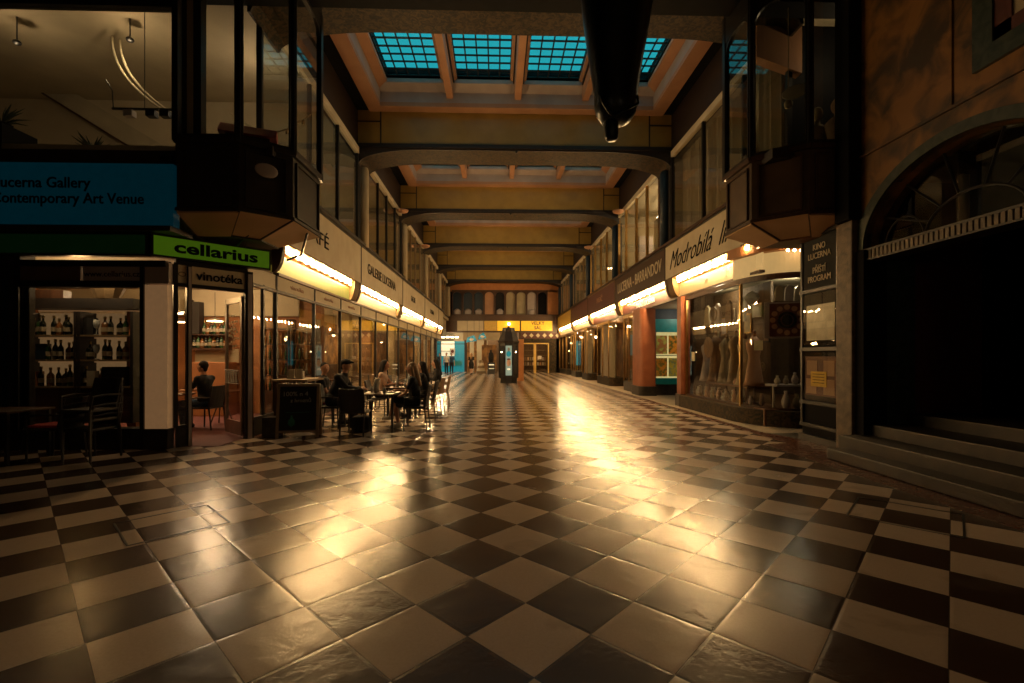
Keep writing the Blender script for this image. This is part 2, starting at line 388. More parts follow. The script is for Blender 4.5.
# ------------------------------------------------------------------ ceiling with skylight coffers
RX0, RX1 = -4.1, 5.38
ZG = 10.15
b = MB()
b.box(-14, 14, -6, 8.15, 10.0, 10.3)
b.box(-14, RX0, 8.5, 60, ZC, 10.6); b.box(RX1, 14, 8.5, 60, ZC, 10.6)
for Y in BY: b.box(RX0, RX1, Y-.0, Y+BT, ZC, 10.6)
b.box(RX0, RX1, BY[-1], 60, ZC, 10.6)
struct('ceiling', b, 'black_paint')
wn = 1
for ci in range(5):
    y0, y1 = BY[ci]+BT, BY[ci+1]
    root = thing('trim_%d' % (20+ci), None, None, (0,0,0), kind='structure')
    w = .42
    b = MB()      # flat rim, tan
    b.box(RX0, RX1, y1-w, y1-.07, ZC-.05, ZC+.08); b.box(RX0, RX1, y0, y0+w, ZC-.05, ZC+.08)
    b.box(RX0, RX0+w, y0+w, y1-w, ZC-.05, ZC+.08); b.box(RX1-w, RX1, y0+w, y1-w, ZC-.05, ZC+.08)
    b.build('coffer_rim', 'tan_paint', root)
    b = MB()      # upstand
    xi0, xi1, yi0, yi1 = RX0+w, RX1-w, y0+w, y1-w
    for (u0,u1,v0,v1) in ((xi0-.1,xi1+.1,yi1,yi1+.1),(xi0-.1,xi1+.1,yi0-.1,yi0),(xi0-.1,xi0,yi0,yi1),(xi1,xi1+.1,yi0,yi1)):
        b.box(u0,u1,v0,v1,ZC+.08,ZG+.25)
    b.build('coffer_side', 'grey_paint', root)
    # inner splay frame
    b = MB()
    b.prism([(xi0, 9.85),(xi0+.28, 9.95),(xi0+.28,10.05),(xi0,10.25)], yi0, yi1, 'y')
    b.prism([(xi1, 9.85),(xi1-.28, 9.95),(xi1-.28,10.05),(xi1,10.25)], yi0, yi1, 'y')
    b.build('inner_frame', 'tan_paint', root); b = MB()
    b.prism([(yi1, 9.80),(yi1-.30, 9.93),(yi1-.30,10.05),(yi1,10.25)], xi0, xi1, 'x')
    b.prism([(yi0, 9.80),(yi0+.30, 9.93),(yi0+.30,10.05),(yi0,10.25)], xi0, xi1, 'x')
    b.build('cross_frame', 'grey_paint', root)
    gx0, gx1, gy0, gy1 = xi0+.28, xi1-.28, yi0+.3, yi1-.3
    pw, gap = (gx1-gx0-3*.50)/4, .50
    for k in range(3):   # ribs between the panes
        xc = gx0+pw*(k+1)+gap*k+gap/2
        b = MB(); b.prism([(xc-.10,9.62),(xc+.10,9.62),(xc+.13,10.0),(xc+.25,10.05),(xc+.25,10.15),(xc-.25,10.15),(xc-.25,10.05),(xc-.13,10.0)], yi0, yi1, 'y')
        b.build('rib', 'tan_paint', root)
        b = MB()
        for s_ in (-1,1): b.box(xc+s_*.15-.02, xc+s_*.15+.02, yi0, yi1, 9.94, 10.02)
        b.build('rib_moulding', 'black_wood', root)
    for k in range(4):   # glass-block panes
        X0 = gx0+(pw+gap)*k; wroot = thing('window_%d' % wn, None, None, (0,0,0), kind='structure'); wn += 1
        nx = 5; ny = int(round((gy1-gy0)/.33))
        dx, dy = pw/nx, (gy1-gy0)/ny
        g = MB(); f = MB()
        for a in range(nx):
            for c in range(ny):
                cx, cy = X0+dx*(a+.5), gy0+dy*(c+.5)
                g.box(cx-dx/2+.018, cx+dx/2-.018, cy-dy/2+.03, cy+dy/2-.03, ZG-.012, ZG-.004)
        for a in range(nx+1): f.box(X0+dx*a-.02, X0+dx*a+.02, gy0, gy1, ZG-.016, ZG+.01)
        for c in range(ny+1): f.box(X0, X0+pw, gy0+dy*c-.032, gy0+dy*c+.024, ZG-.015, ZG+.01)
        g.build('glass_blocks', 'glass_block', wroot); f.build('grid_frame', 'black_metal', wroot)
    # roof over ribs
    b = MB()
    for k in range(3):
        xc = gx0+pw*(k+1)+gap*k+gap/2; b.box(xc-.26, xc+.26, yi0, yi1, 10.15, 10.3)
    b.box(xi0-.1, gx0+.02, yi0-.1, yi1+.1, 10.2, 10.35); b.box(gx1-.02, xi1+.1, yi0-.1, yi1+.1, 10.2, 10.35)
    b.box(xi0, xi1, yi0-.1, gy0+.02, 10.2, 10.35); b.box(xi0, xi1, gy1-.02, yi1+.1, 10.2, 10.35)
    b.build('roof_strip', 'black_paint', root)

# ------------------------------------------------------------------ upper side walls: frieze, pilasters, gallery windows
b = MB(); b.box(-4.75, -4.5, 8.6, 44, ZW, 10.5); struct('wall_left_upper', b, 'dark_frieze')
b = MB(); b.box(5.7, 5.95, 8.6, 44, ZW, 10.5); struct('wall_right_upper', b, 'dark_frieze')
win_no = [30]
def nextwin():
    win_no[0] += 1; return 'window_%d' % win_no[0]
def upper_window(side, y0, y1, mull, frame='black_metal', glass='pane', head='cream'):
    X = -4.5 if side < 0 else 5.7
    o = 1 if side < 0 else -1          # towards the corridor
    root = thing(nextwin(), None, None, kind='structure')
    g = MB(); g.box(X-.01, X+.01, y0, y1, ZT, ZW); g.build('glass', glass, root)
    f = MB()
    for t in [0]+mull+[1]:
        y = y0+(y1-y0)*t; f.box(X-.05, X+.05, y-.035, y+.035, ZT, ZW)
    f.box(X-.05, X+.05, y0, y1, ZT, ZT+.08)
    f.build('frame', frame, root)
    h = MB(); h.box(X-.06, X+.08, y0, y1, ZW-.16, ZW+.03); h.build('head_rail', head, root)
    return root
trimn = [50]
def nexttrim():
    trimn[0] += 1; return 'trim_%d' % trimn[0]
for i, Y in enumerate(BY):
    for side, X in ((-1,-4.5),(1,5.7)):
        if i == 0: continue
        o = 1 if side < 0 else -1
        # rounded pilaster carrying the beam end
        b = MB(); x0, x1 = sorted((X-o*.12, X+o*.05)); b.box(x0, x1, Y-.02, Y+.14, ZT, 7.75)
        struct(nexttrim(), b, 'black_wood')
        b = MB(); b.lathe([(.16,0),(.16,2.5),(.12,2.6),(0,2.66)], (X+o*.10, Y+.34, ZT), 12)
        struct(nexttrim(), b, 'plaster' if side < 0 else 'blue_dark', smooth=True)
        b = MB(); b.box(x0, x1, Y+.5, Y+BT, ZT, 7.75); struct(nexttrim(), b, 'dark_wood')
upper_window(-1, 9.0, 15.1, [.38,.70], glass='pane_dark')
upper_window(1, 9.0, 15.1, [.27,.62], glass='pane')
for i in range(1,5):
    upper_window(-1, BY[i]+BT, BY[i+1], [.25,.5,.78], 'black_metal' if i<2 else 'frame_wood', 'pane')
    upper_window(1, BY[i]+BT, BY[i+1], [.25,.5,.78], 'brass' if i<3 else 'frame_wood', 'pane')
# rooms behind the upper windows
b = MB(); b.box(-8.6,-8.4, 12.6,44, 4.9,8.4); b.box(-8.6,-4.55,12.61,44,8.2,8.35); b.box(-14,-4.45,7.9,44,4.75,4.98)
for y in BY[1:]: b.box(-8.5,-4.65,y+.45,y+.6,4.98,8.2)
struct('wall_left_rooms', b, 'plaster_dim')
b = MB(); b.box(9.4,9.6, 7.3,44, 4.9,8.4); b.box(5.75,9.6,7.35,44,8.2,8.35); b.box(5.6,9.6,7.3,44,4.75,4.98)
for y in BY[1:]: b.box(5.85,9.4,y+.45,y+.6,4.98,8.2)
struct('wall_right_rooms', b, 'plaster_dim')

# sill ledges
b = MB(); b.box(-4.62,-4.30, 8.95, 38.2, ZT, ZT+.07); struct('trim_5', b, 'black_wood')
b = MB(); b.box(5.42,5.80, 9.0, 43, ZT, ZT+.07); struct('trim_6', b, 'dark_wood')

# curtains in the first bay on the right
cu = thing('curtain', 'pale vertical-blind curtains behind the upper window above the cream script sign', 'curtain', (0,0,0))
for (a, c) in ((11.0,14.9),(9.3,10.6)):
    n = int((c-a)/.06); rs = []
    for z in (5.05, 8.0):
        rs.append([(6.0+.045*math.sin(k*1.9), a+(c-a)*k/n, z) for k in range(n+1)])
    b = MB(); b.rings(rs, caps=False, closed=False); s_ = b.build('curtain_panel', 'curtain', cu)
    md = s_.modifiers.new('thickness', 'SOLIDIFY'); md.thickness = .01

# ------------------------------------------------------------------ fascias (signs) and light troughs
def fascia(side, y0, y1, m, label, txt=None, tm='black_paint', size=.5, tw=None, shear=0, ty=None, bold=0, edge=False, tz=None):
    X = XFL if side < 0 else XFR; o = 1 if side < 0 else -1
    zb = ZBL if side < 0 else ZBR
    root = thing('fascia_sign', label, 'sign', (X, (y0+y1)/2, zb))
    b = MB(); xa, xb = sorted((0, -o*.06)); hy = (y1-y0)/2-.01; hz = ZT-zb
    b.box(xa, xb, -hy, hy, 0, hz); b.build('board', m, root)
    f = MB(); xa, xb = sorted((o*.015, -o*.06)); f.box(xa, xb, -hy, hy, hz-.05, hz-.005); f.box(xa, xb, -hy, -hy+.03, 0, hz)
    f.build('edge_strip', 'frame_wood' if edge else 'black_wood', root)
    if txt:
        text_mesh('lettering', txt, size, tm, root, (o*.012, (ty-(y0+y1)/2) if ty else 0, hz*.5 if tz is None else tz), FACE_L if side < 0 else FACE_R, width=tw, shear=shear, bold=bold)
    return root
BYL = [9.3, 15.2, 21.8, 28.4, 35.0, 38.0]
fascia(-1, 9.3, 15.2, 'cream', 'cream fascia board ending in the letters of CAFÉ beside the dark left oriel', 'CAFÉ', size=.48, tw=1.7, ty=11.45, tz=.55)
fascia(-1, 15.2, 21.8, 'cream', 'long cream fascia board with two dark words above the café windows', 'GALERIE LUCERNA', size=.5, tw=4.3, ty=18.1, tz=.62)
fascia(-1, 21.8, 28.4, 'cream', 'cream fascia board with small dark lettering, third along the café side', 'GALERIE', size=.4, tw=1.2, ty=24.5, tz=.6)
fascia(-1, 28.4, 35.0, 'cream', 'cream fascia board, fourth along the café side', 'LUCERNA', size=.4, tw=1.6, ty=31.5, tz=.6)
fascia(-1, 35.0, 38.0, 'cream', 'short plain cream fascia board at the far end of the café side')
fascia(1, 8.6, 15.2, 'cream', 'cream fascia board with black slanted script above the curved shop window', 'Modrobílá  linie', size=.80, tw=4.5, shear=.6, ty=12.6, tz=.50, bold=-.006)
fascia(1, 15.2, 21.8, 'dark_brown_board', 'dark brown fascia board with a row of large pale capital letters', 'LUCERNA - BARRANDOV', 'cream', size=.6, tw=5.7, bold=.006, ty=18.4)
fascia(1, 21.8, 28.4, 'maroon', 'maroon fascia board with a pale frame and small faded word', 'PASÁŽ', 'tan_paint', size=.4, tw=1.4, edge=True)
fascia(1, 28.4, 35.0, 'maroon', 'plain dark maroon fascia board between the framed maroon and yellow boards')
fascia(1, 35.0, 42.9, 'yellow_enamel', 'yellow fascia board at the far end of the right side')

bulb_me = None
def trough(side, y0, y1, label, panel, nb=11, ptxt=None, pm=None, first=False, y_end_block=True):
    global bulb_me
    X = XGL if side < 0 else XGR; o = 1 if side < 0 else -1
    uF = abs((XFL if side < 0 else XFR)-X); zb = (ZBL if side < 0 else ZBR); zh = (ZHL if side < 0 else ZHR)
    root = thing('marquee_light', label, 'light', (X, y0, 0))
    Ly = y1-y0
    zm = zb-.22      # where soffit meets the panel
    b = MB()
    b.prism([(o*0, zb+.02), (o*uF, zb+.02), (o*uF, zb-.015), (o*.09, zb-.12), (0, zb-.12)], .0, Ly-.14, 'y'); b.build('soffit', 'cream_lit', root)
    b = MB(); b.prism([(0,zb-.121),(o*.10,zb-.121),(o*.10,zb-.165),(o*.03,zm),(0,zm)], .0, Ly-.5, 'y'); b.build('ledge','orange_paint',root)
    b = MB(); xa, xb = sorted((0, o*.03)); b.box(xa, xb, .0, Ly-.5, zh+.03, zm); b.build('lit_panel', panel, root)
    b = MB(); xa, xb = sorted((-o*.03, o*.09)); b.box(xa, xb, 0, Ly, zh-.03, zh+.03); b.build('lip', 'dark_wood', root)
    # rounded end block: cream cove and dark band
    def qe(uu):
        return [(0, zb+.02)]+[(o*(uF+uu)*math.cos(t), zb-(zb-zh-.02)*math.sin(t)) for t in [k/8*PI/2 for k in range(9)]]
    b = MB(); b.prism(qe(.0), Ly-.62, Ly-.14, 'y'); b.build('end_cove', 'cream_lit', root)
    b = MB(); b.prism(qe(.03), Ly-.14, Ly, 'y'); b.build('end_band', 'dark_wood', root)
    if first:
        b = MB(); b.prism(qe(.03), -.12, .0, 'y'); b.build('end_band', 'dark_wood', root)
    for r in range(2):
        t = .18+.52*r
        u = uF*(1-t)+.09*t; z = (zb-.015)*(1-t)+(zb-.12)*t
        for k in range(nb):
            y = .3+(Ly-1.1)*(k+.5*r*.9)/(nb-.5)
            if bulb_me is None:
                bb = MB(); bb.ell((0,0,0), .032, .032, .038, 10, 6); bo = bb.build('bulb', 'bulb', root, smooth=True); bulb_me = bo.data
            else:
                bo = bpy.data.objects.new('bulb', bulb_me); col.objects.link(bo); bo.parent = root
            bo.location = (o*(u), y, z-.055)
    if ptxt:
        text_mesh('lettering', ptxt, .26, pm, root, (o*.04, Ly*.42, (zh+zm)/2), FACE_L if side < 0 else FACE_R, width=2.2)
    return root
lab = ['row of glowing bulbs and greenish lit panel over the café windows nearest the wine shop','row of glowing bulbs under the second cream board of the café side',
 'row of glowing bulbs under the third cream board of the café side','row of glowing bulbs under the fourth cream board of the café side','short row of glowing bulbs at the far end of the café side']
for i in range(5): trough(-1, BYL[i]+(.5 if i==0 else 0), BYL[i+1], lab[i], 'lightbox_greenish' if i==0 else 'lightbox_cream', 11 if i<4 else 5, first=(i==0))
lab = ['double row of glowing bulbs and cream lit panel under the black script board','row of glowing bulbs under the dark brown pale-lettered board, small lit lettering below',
 'row of glowing bulbs under the framed maroon board','row of glowing bulbs under the plain maroon board','row of glowing bulbs under the yellow board at the far right end']
for i in range(5):
    y0 = 9.95 if i == 0 else BY[i]
    trough(1, y0, BY[i+1] if i<4 else 42.6, lab[i], ['lightbox_cream','maroon','maroon','lightbox_cream','lightbox_cream'][i], 11,
           'PASÁŽ LUCERNA' if i == 1 else None, 'white_lit')

# ------------------------------------------------------------------ left ground floor: café glazing
posts = [9.83, 11.85, 13.8, 15.8, 17.75, 19.65, 21.8, 23.8, 25.8, 28.0, 30.2, 32.4, 35.0, 38.0]
for a, c in zip(posts, posts[1:]):
    root = thing(nextwin(), None, None, kind='structure')
    g = MB(); g.box(XGL-.006, XGL+.006, a, c, .35, 2.86); g.build('glass', 'pane', root)
    f = MB(); f.box(XGL-.04, XGL+.04, a-.03, a+.03, 0, ZHL); f.box(XGL-.04,XGL+.04,a,c,2.82,2.88); f.box(XGL-.04,XGL+.04,a,c,.32,.38); f.build('frame', 'black_metal', root)
    t = MB(); t.box(XGL-.02, XGL+.02, a+.03, c-.03, 2.88, 3.18); t.build('transom_panel', 'cream', root)
    p = MB(); p.box(XGL-.05, XGL+.04, a, c, 0, .33); p.build('plinth', 'marble_dark', root)
    if a < 14:
        text_mesh('lettering', 'vinotéka', .14, 'tan_paint', root, (XGL+.025, (a+c)/2, 3.03), FACE_L, width=.7)
b = MB(); b.box(XGL-.3, XGL, 37.9, 38.4, 0, 8.2); struct('wall_left', b, 'ochre_wall')
# café room
b = MB(); b.box(-9.0,-8.8, 12.6, 38, 0, 3.3); b.box(-9,-4.65,37.9,38,0,3.3); struct('wall_cafe_back', b, 'ochre_wall')
b = MB(); b.prism([(-14,8.02),(-5.42,8.02),(-4.68,8.86),(-4.68,38.4),(-14,38.4)], 3.25, 3.4, 'z'); struct('ceiling_cafe', b, 'plaster')
for k, (y, x) in enumerate([(14.8,-6.2),(18.6,-6.0),(22.4,-6.2),(26.6,-6.0),(31,-6.2),(35,-6.0)]):
    b = MB(); b.box(x-.22, x+.22, y-.22, y+.22, 0, 3.25); struct(nexttrim(), b, ['ochre_wall','plaster'][k%2])
b = MB(); b.box(-8.8,-8.5,13,37,0,1.1); struct('trim_7', b, 'dark_wood')
for k, y in enumerate([13.6,15.2,16.9,18.9,20.9,24.,28.,33.]):
    root = thing('pendant_lamp', 'warm pendant lamp hanging inside the café, %s from the wine shop end' % ORD[k], 'lamp', (-6.9+.35*(k%2), y, 2.35), group='café pendant lamps')
    b = MB(); b.lathe([(.03,.16),(.22,.02),(.20,.0),(.02,.14)], (0,0,0), 14); b.build('lamp_shade', 'steel', root, smooth=True)
    b = MB(); b.ell((0,0,.02), .07,.07,.06); b.build('bulb', 'lampglow', root, smooth=True)
    b = MB(); b.tube([(0,0,.15),(0,0,.9)], .006, 5); b.build('cord', 'black_metal', root)
LS = 3.0
for k,(y,w_,m) in enumerate(((13.3,.5,'grey_paint'),(15.9,.6,'black_paint'),(17.3,.45,'plaster'),(19.6,.7,'maroon_box'),(23.2,.5,'black_paint'),(27.4,.6,'grey_paint'))):
    root = thing('wall_picture','large framed picture on the café back wall, %s from the wine shop' % ORD[k],'picture',(-8.79,y,1.9))
    b = MB(); b.box(0,.04,-w_,w_,-.5,.5); b.build('picture_frame','black_wood',root)
    b = MB(); b.box(.04,.05,-w_+.06,w_-.06,-.44,.44); b.build('picture_face',m,root)
for k,y in enumerate((14.2,17.6)):
    root = thing('bar_shelf','dark shelf of glasses inside the café behind the %s pane' % ['third','sixth'][k],'shelf',(-6.9,y,0))
    b = MB()
    for z in (.9,1.3,1.7,2.1): b.box(-.15,.15,-.7,.7,z,z+.03)
    for q in (-.7,0,.67): b.box(-.15,.15,q,q+.03,0,2.2)
    b.box(-.15,.15,-.7,.7,0,.9); b.build('shelf_frame','dark_wood',root)
    for z in (.93,1.33,1.73):
        for q in range(9):
            b = MB(); b.lathe([(.03,0),(.04,.1+.06*(q%3)),(.02,.14+.06*(q%3)),(.018,.22+.04*(q%3))],(0,-.6+.14*q+.02,z),8); b.build('bottle' if q%3 else 'glass_jar',['bottle_amber','bottle_green','ceramic'][q%3],root,smooth=True)
for k in range(5):
    y = 13.4+2.3*k
    root = thing('dining_table','small wooden table inside the café behind the glass, %s from the wine shop' % ORD[k],'table',(-5.55,y,0))
    b = MB(); b.box(-.35,.35,-.35,.35,.71,.745); b.build('tabletop','wood',root)
    b = MB(); b.lathe([(.2,0),(.2,.02),(.03,.05),(.03,.71)],n=12); b.build('pedestal','black_metal',root)
def lightpt(x, y, z, e, c=WARM, r=.12):
    l = bpy.data.lights.new('lamp', 'POINT'); l.energy = e*LS; l.color = c; l.shadow_soft_size = r
    o = bpy.data.objects.new('lamp_light', l); col.objects.link(o); o.location = (x, y, z); return o
for k, y in enumerate([13.6,16.9,20.9,26,33.]): lightpt(-6.9, y, 2.2, 26)

# ------------------------------------------------------------------ wine shop: frontal window, chamfered door
YF = 7.75                                    # frontal plane
A = Vector((-5.33, 7.9, 0)); B = Vector((-4.6, 8.7, 0))
xw0, xw1 = aX(20, YF), aX(141, YF)
# plain pier and end blocks
b = MB(); b.box(-14, xw0, YF, YF+.25, 0, 3.5); b.box(xw0, xw1+.05, YF, YF+.25, 0, .33); struct('wall_left_front', b, 'marble_dark')
b = MB(); b.box(aX(5,YF-.05), xw0-.22, YF-.06, YF, .35, 2.75); struct(nexttrim(), b, 'blue_dark')
win = thing(nextwin(), None, None, kind='structure')
g = MB(); g.box(xw0, xw1, YF+.05, YF+.06, .33, 2.62); g.build('glass', 'pane', win)
f = MB(); f.box(xw0-.07, xw0, YF-.03, YF+.15, 0, 3.0); f.box(xw1, xw1+.06, YF-.03, YF+.15, 0, 3.0); f.box(xw0, xw1, YF-.03, YF+.12, 2.62, 2.72); f.box(xw0, xw1+.4, YF-.03, YF+.12, 2.95, 3.05); f.build('frame', 'black_metal', win)
xm = aX(83, YF)
t = MB(); t.box(xm, xw1, YF, YF+.05, 2.72, 2.95); t.build('transom_panel', 'grey_paint', win)
t = MB(); t.box(xw0, xm-.04, YF, YF+.05, 2.72, 2.95); t.build('transom_panel', 'brown_room', win, label='dark brown transom panel')
text_mesh('lettering', 'www.cellarius.cz', .13, 'black_paint', win, ((xm+xw1)/2, YF-.005, 2.83), FACE_Y)
# cream pier between window and chamfer, its glow added by emission
b = MB(); b.box(xw1+.06, A.x-.02, YF, YF+.12, .33, 2.66); struct('wall_left_pier', b, 'added_glow')
b = MB(); b.box(xw1+.06, A.x, YF, YF+.12, 2.68, 3.02); struct(nexttrim(), b, 'grey_paint')
b = MB(); b.box(xw1+.06, A.x, YF-.03, YF+.12, 0, .33); struct('baseboard_left', b, 'marble_dark')
# chamfer frame: along A->B
dv = (B-A); LC = dv.length; ang = math.atan2(dv.y, dv.x)
MC = Matrix.Translation(A) @ Matrix.Rotation(ang, 4, 'Z')     # local x along the chamfer, -y outward
def chp(px):      # local x on chamfer line for a pixel column
    k = (px-512)/F
    rx, ry = k*CS+SN, CS-k*SN
    # A + t*dv = s*(rx,ry)
    det = dv.x*(-ry)+rx*dv.y
    t = (-A.x*(-ry)-rx*A.y)/det
    return t*LC
door = thing('door_1', None, None, A, ang, kind='structure')
xs = {k: chp(k) for k in (170,186,191,246,252,267)}
f = MB()
f.box(xs[186], xs[191], -.05, .05, 0, 3.05); f.box(xs[246], xs[252], -.05, .05, 0, 3.05); f.box(-.03, .03, -.05,.05,.33,3.05); f.box(LC-.03, LC+.03, -.05,.05,0,3.05)
f.box(0, LC, -.05, .05, 2.66, 2.72); f.box(0, LC, -.05, .05, 3.02, 3.1); f.box(0, xs[186], -.05, .05, .30, .36)
f.build('door_frame', 'black_metal', door)
f = MB(); f.box(xs[186]+.02, xs[191]-.01, -.07, -.05, 0, 3.0); f.box(xs[246]+.01, xs[252]-.02, -.07,-.05,0,3.0); f.build('jamb_strip', 'grey_paint', door)
g = MB(); g.box(.03, xs[186], -.005, .005, .36, 2.66); g.build('glass', 'pane', door)
p = MB(); p.box(0, xs[186], -.04, .04, 0, .32); p.build('plinth', 'marble_dark', door)
p = MB(); p.box(xs[252]+.02, LC-.03, -.02, .02, .33, 2.66); p.build('orange_panel', 'orange_wall', door)
p = MB(); p.box(xs[252]+.02, LC-.03, -.04, .04, 0, .33); p.build('plinth', 'marble_dark', door)
p = MB(); p.box(xs[191], xs[246], -.03, .03, 2.72, 3.02); p.build('transom_panel', 'cream', door)
p = MB(); p.box(.03, xs[186], -.03, .03, 2.72, 3.02); p.box(xs[252], LC-.03, -.03,.03,2.72,3.02); p.build('transom_panel', 'cream', door)
text_mesh('lettering', 'vinotéka', .21, 'black_paint', door, ((xs[191]+xs[246])/2, -.035, 2.87), FACE_Y, bold=.004)
for xc in ((.03+xs[186])/2, (xs[252]+LC)/2):
    r_ = MB(); r_.tube([(xc+.05*math.cos(t*PI/6), -.034, 2.87+.035*math.sin(t*PI/6)) for t in range(13)], .006, 4); r_.build('oval_emblem', 'brown_room', door)
# open glass leaf
hx = xs[246]-.02
leaf = MB(); lf0, lf1 = Vector((hx, .04, 0)), Vector((hx-.02, .86, 0))
leaf.box(hx-.04, hx, .04, .12, .05, 2.6); leaf.box(hx-.04, hx, .80, .88, .05, 2.6); leaf.box(hx-.04, hx, .04, .88, 2.5, 2.6); leaf.box(hx-.04, hx, .04, .88, .05, .3)
lo = leaf.build('door_leaf', 'steel', door)
g = MB(); g.box(hx-.025, hx-.015, .12, .80, .3, 2.5); g.build('leaf_glass', 'pane', lo)
h = MB()
for k in range(5): h.tube([(hx-.07-.01*(k%2), .2+.12*k, 1.02), (hx-.07, .26+.12*k, 1.22)], .01, 5); h.tube([(hx-.07, .26+.12*k, 1.02), (hx-.07, .2+.12*k, 1.22)], .01, 5)
h.tube([(hx-.06, .15, 1.0), (hx-.06, .8, 1.0)], .01, 5); h.tube([(hx-.06, .15, 1.24), (hx-.06, .8, 1.24)], .01, 5)
h.build('push_grille', 'white', lo)
h = MB()
for k in range(26):
    a_ = k*2.4; r_ = .05+.011*k
    h.box(-.008,.008,-.02,.02,-.02,.02, Matrix.Translation((hx-.045, .46+r_*.9*math.cos(a_), 1.95+r_*1.2*math.sin(a_))))
h.build('floral_sticker', 'cream', lo)
# cashier side slim window beyond the corner
root = thing(nextwin(), None, None, kind='structure')
g = MB(); g.box(XGL-.006, XGL+.006, B.y, 9.83, .35, 2.86); g.build('glass', 'pane', root)
f = MB(); f.box(XGL-.04,XGL+.04,B.y,9.83,2.82,2.88); f.box(XGL-.04,XGL+.04,B.y,9.83,.3,.36); f.box(XGL-.03,XGL+.03,9.28,9.33,.3,2.9); f.build('frame','black_metal',root)
t = MB(); t.box(XGL-.02, XGL+.02, B.y+.03, 9.8, 2.88, 3.18); t.build('transom_panel', 'cream', root)
t = MB(); t.box(XGL-.05, XGL+.04, B.y, 9.8, 0, .3); t.build('plinth', 'marble_dark', root)
b = MB(); b.box(-.14,.14,-.14,.14,0,.36); tag(b.build('planter','marble_dark'), 'low dark planter box at the foot of the orange panel by the glass door','planter').location = (-4.25, 9.0, 0)
# green sign: lit one along the chamfer, dim one on the front
sL, sR = Vector((-5.5, 7.60, 0)), Vector((-4.22, 8.82, 0))
dvs = sR-sL; a2 = math.atan2(dvs.y, dvs.x)
sg = thing('shop_sign', 'green lit sign with black letters above the wine shop door', 'sign', (sL.x, sL.y, 3.1), a2)
b = MB(); b.box(0, dvs.length, -.02, .12, 0, .36); b.build('sign_case', 'black_metal', sg)
b = MB(); b.box(.03, dvs.length-.03, -.035, -.02, .03, .33); b.build('lit_face', 'sign_green', sg)
text_mesh('lettering', 'cellarius', .26, 'black_paint', sg, (dvs.length*.52, -.04, .18), FACE_Y, width=1.25, bold=.008)
sg = thing('shop_sign', 'dim unlit dark green board above the wine shop display window', 'sign', (sL.x-.05, 7.62, 3.1))
x0 = aX(3, 7.6)-sL.x
b = MB(); b.box(x0-.1, 0, -.02, .12, 0, .36); b.build('sign_case', 'black_metal', sg)
b = MB(); b.box(x0, -.04, -.035, -.02, .03, .33); b.build('lit_face', 'sign_green_dim', sg)
# ledge between floors
b = MB(); b.box(-14, -5.1, 7.45, 8.0, 3.46, 3.54); b.box(-14,-5.3,7.5,7.9,4.52,4.72); struct('trim_8', b, 'black_wood')
# gallery sign
gx1 = aX(173, 7.5)
sg = thing('gallery_sign', 'dark teal lit gallery panel with two lines of black lettering', 'sign', (gx1, 7.5, 3.54))
b = MB(); b.box(-3.6, 0, 0, .15, 0, .98); b.build('panel', 'sign_teal', sg)
zt_ = 4.27
xl = aX(-7, 7.5)-gx1
text_mesh('lettering', 'Lucerna Gallery', .235, 'black_paint', sg, (xl, -.008, aZ(184,-5.5,7.5)-3.54), FACE_Y, align='LEFT', width=aX(90,7.5)-aX(-7,7.5), bold=.003)
text_mesh('lettering', 'Contemporary Art Venue', .235, 'black_paint', sg, (xl-.02, -.008, aZ(199.5,-5.5,7.5)-3.54), FACE_Y, align='LEFT', width=aX(145,7.5)-aX(-7,7.5), bold=.003)
# upper frontal window of the gallery
win = thing(nextwin(), None, None, kind='structure')
gx1 = aX(178, YF); gx2 = aX(197, YF)
zs0, zs1 = 4.78, aZ(9, -5.5, YF)
g = MB(); g.box(-9.2, gx1, YF, YF+.012, zs0, zs1); g.build('glass', 'pane', win)
f = MB(); f.box(-9.5, gx1+.1, YF-.06, YF+.08, zs1, zs1+.2); f.box(gx1, gx1+.12, YF-.06, YF+.08, 4.6, 8); f.box(gx2-.02, gx2+.10, YF-.06, YF+.08, 4.6, 8); f.box(-9.5,gx1,YF-.08,YF+.08,4.66,4.8); f.build('frame', 'black_metal', win)
p = MB(); p.box(gx1+.12, gx2-.02, YF+.03, YF+.08, 4.8, 8); p.build('cream_strip', 'cream', win)
b = MB(); b.box(-14, gx2, YF-.02, YF+.25, zs1+.2, 10.3); struct('wall_left_top', b, 'black_paint')
b = MB(); b.box(-14,-9.2, YF, YF+.2, 3.4, 8); struct(nexttrim(), b, 'black_paint')
# gallery room
b = MB(); b.box(-14,-4.7,12.4,12.6,4.98,8.4); b.box(-14,-4.6,7.9,12.6,8.12,8.19); b.box(-14.0,-13.8,7.9,12.6,4.98,8.4)
struct('wall_gallery', b, 'plaster')
# sloping stair soffit inside
b = MB()
b.prism([(aX(35,12),8.15),(aX(180,12),6.0),(aX(180,12),6.55),(aX(70,12),8.15)], 12.15, 12.38, 'y'); struct(nexttrim(), b, 'plaster_dim')
b = MB(); b.prism([(aX(35,12)-.02,8.15),(aX(180,12),5.95),(aX(180,12),6.0),(aX(35,12)+.06,8.15)], 12.10, 12.15, 'y'); struct(nexttrim(), b, 'dark_wood')
for k in range(2):
    pts = []
    for q in range(14):
        t = q/13; pts.append((aX(112+8*k+62*t**1.6, 9.6), 9.6, 7.9-.05*k-1.6*t**.75-(.0)))
    b = MB(); b.tube(pts, .022, 8); tag(b.build('pipe', 'plaster_dim', smooth=True), 'pale curved ceiling pipe inside the gallery, '+('outer' if k else 'inner')+' of two', 'pipe')
tr = thing('track_light', 'dark spotlight rail hanging in the gallery window behind the glass', 'lamp', (aX(128,8.8), 8.8, aZ(110,-6.5,8.8)))
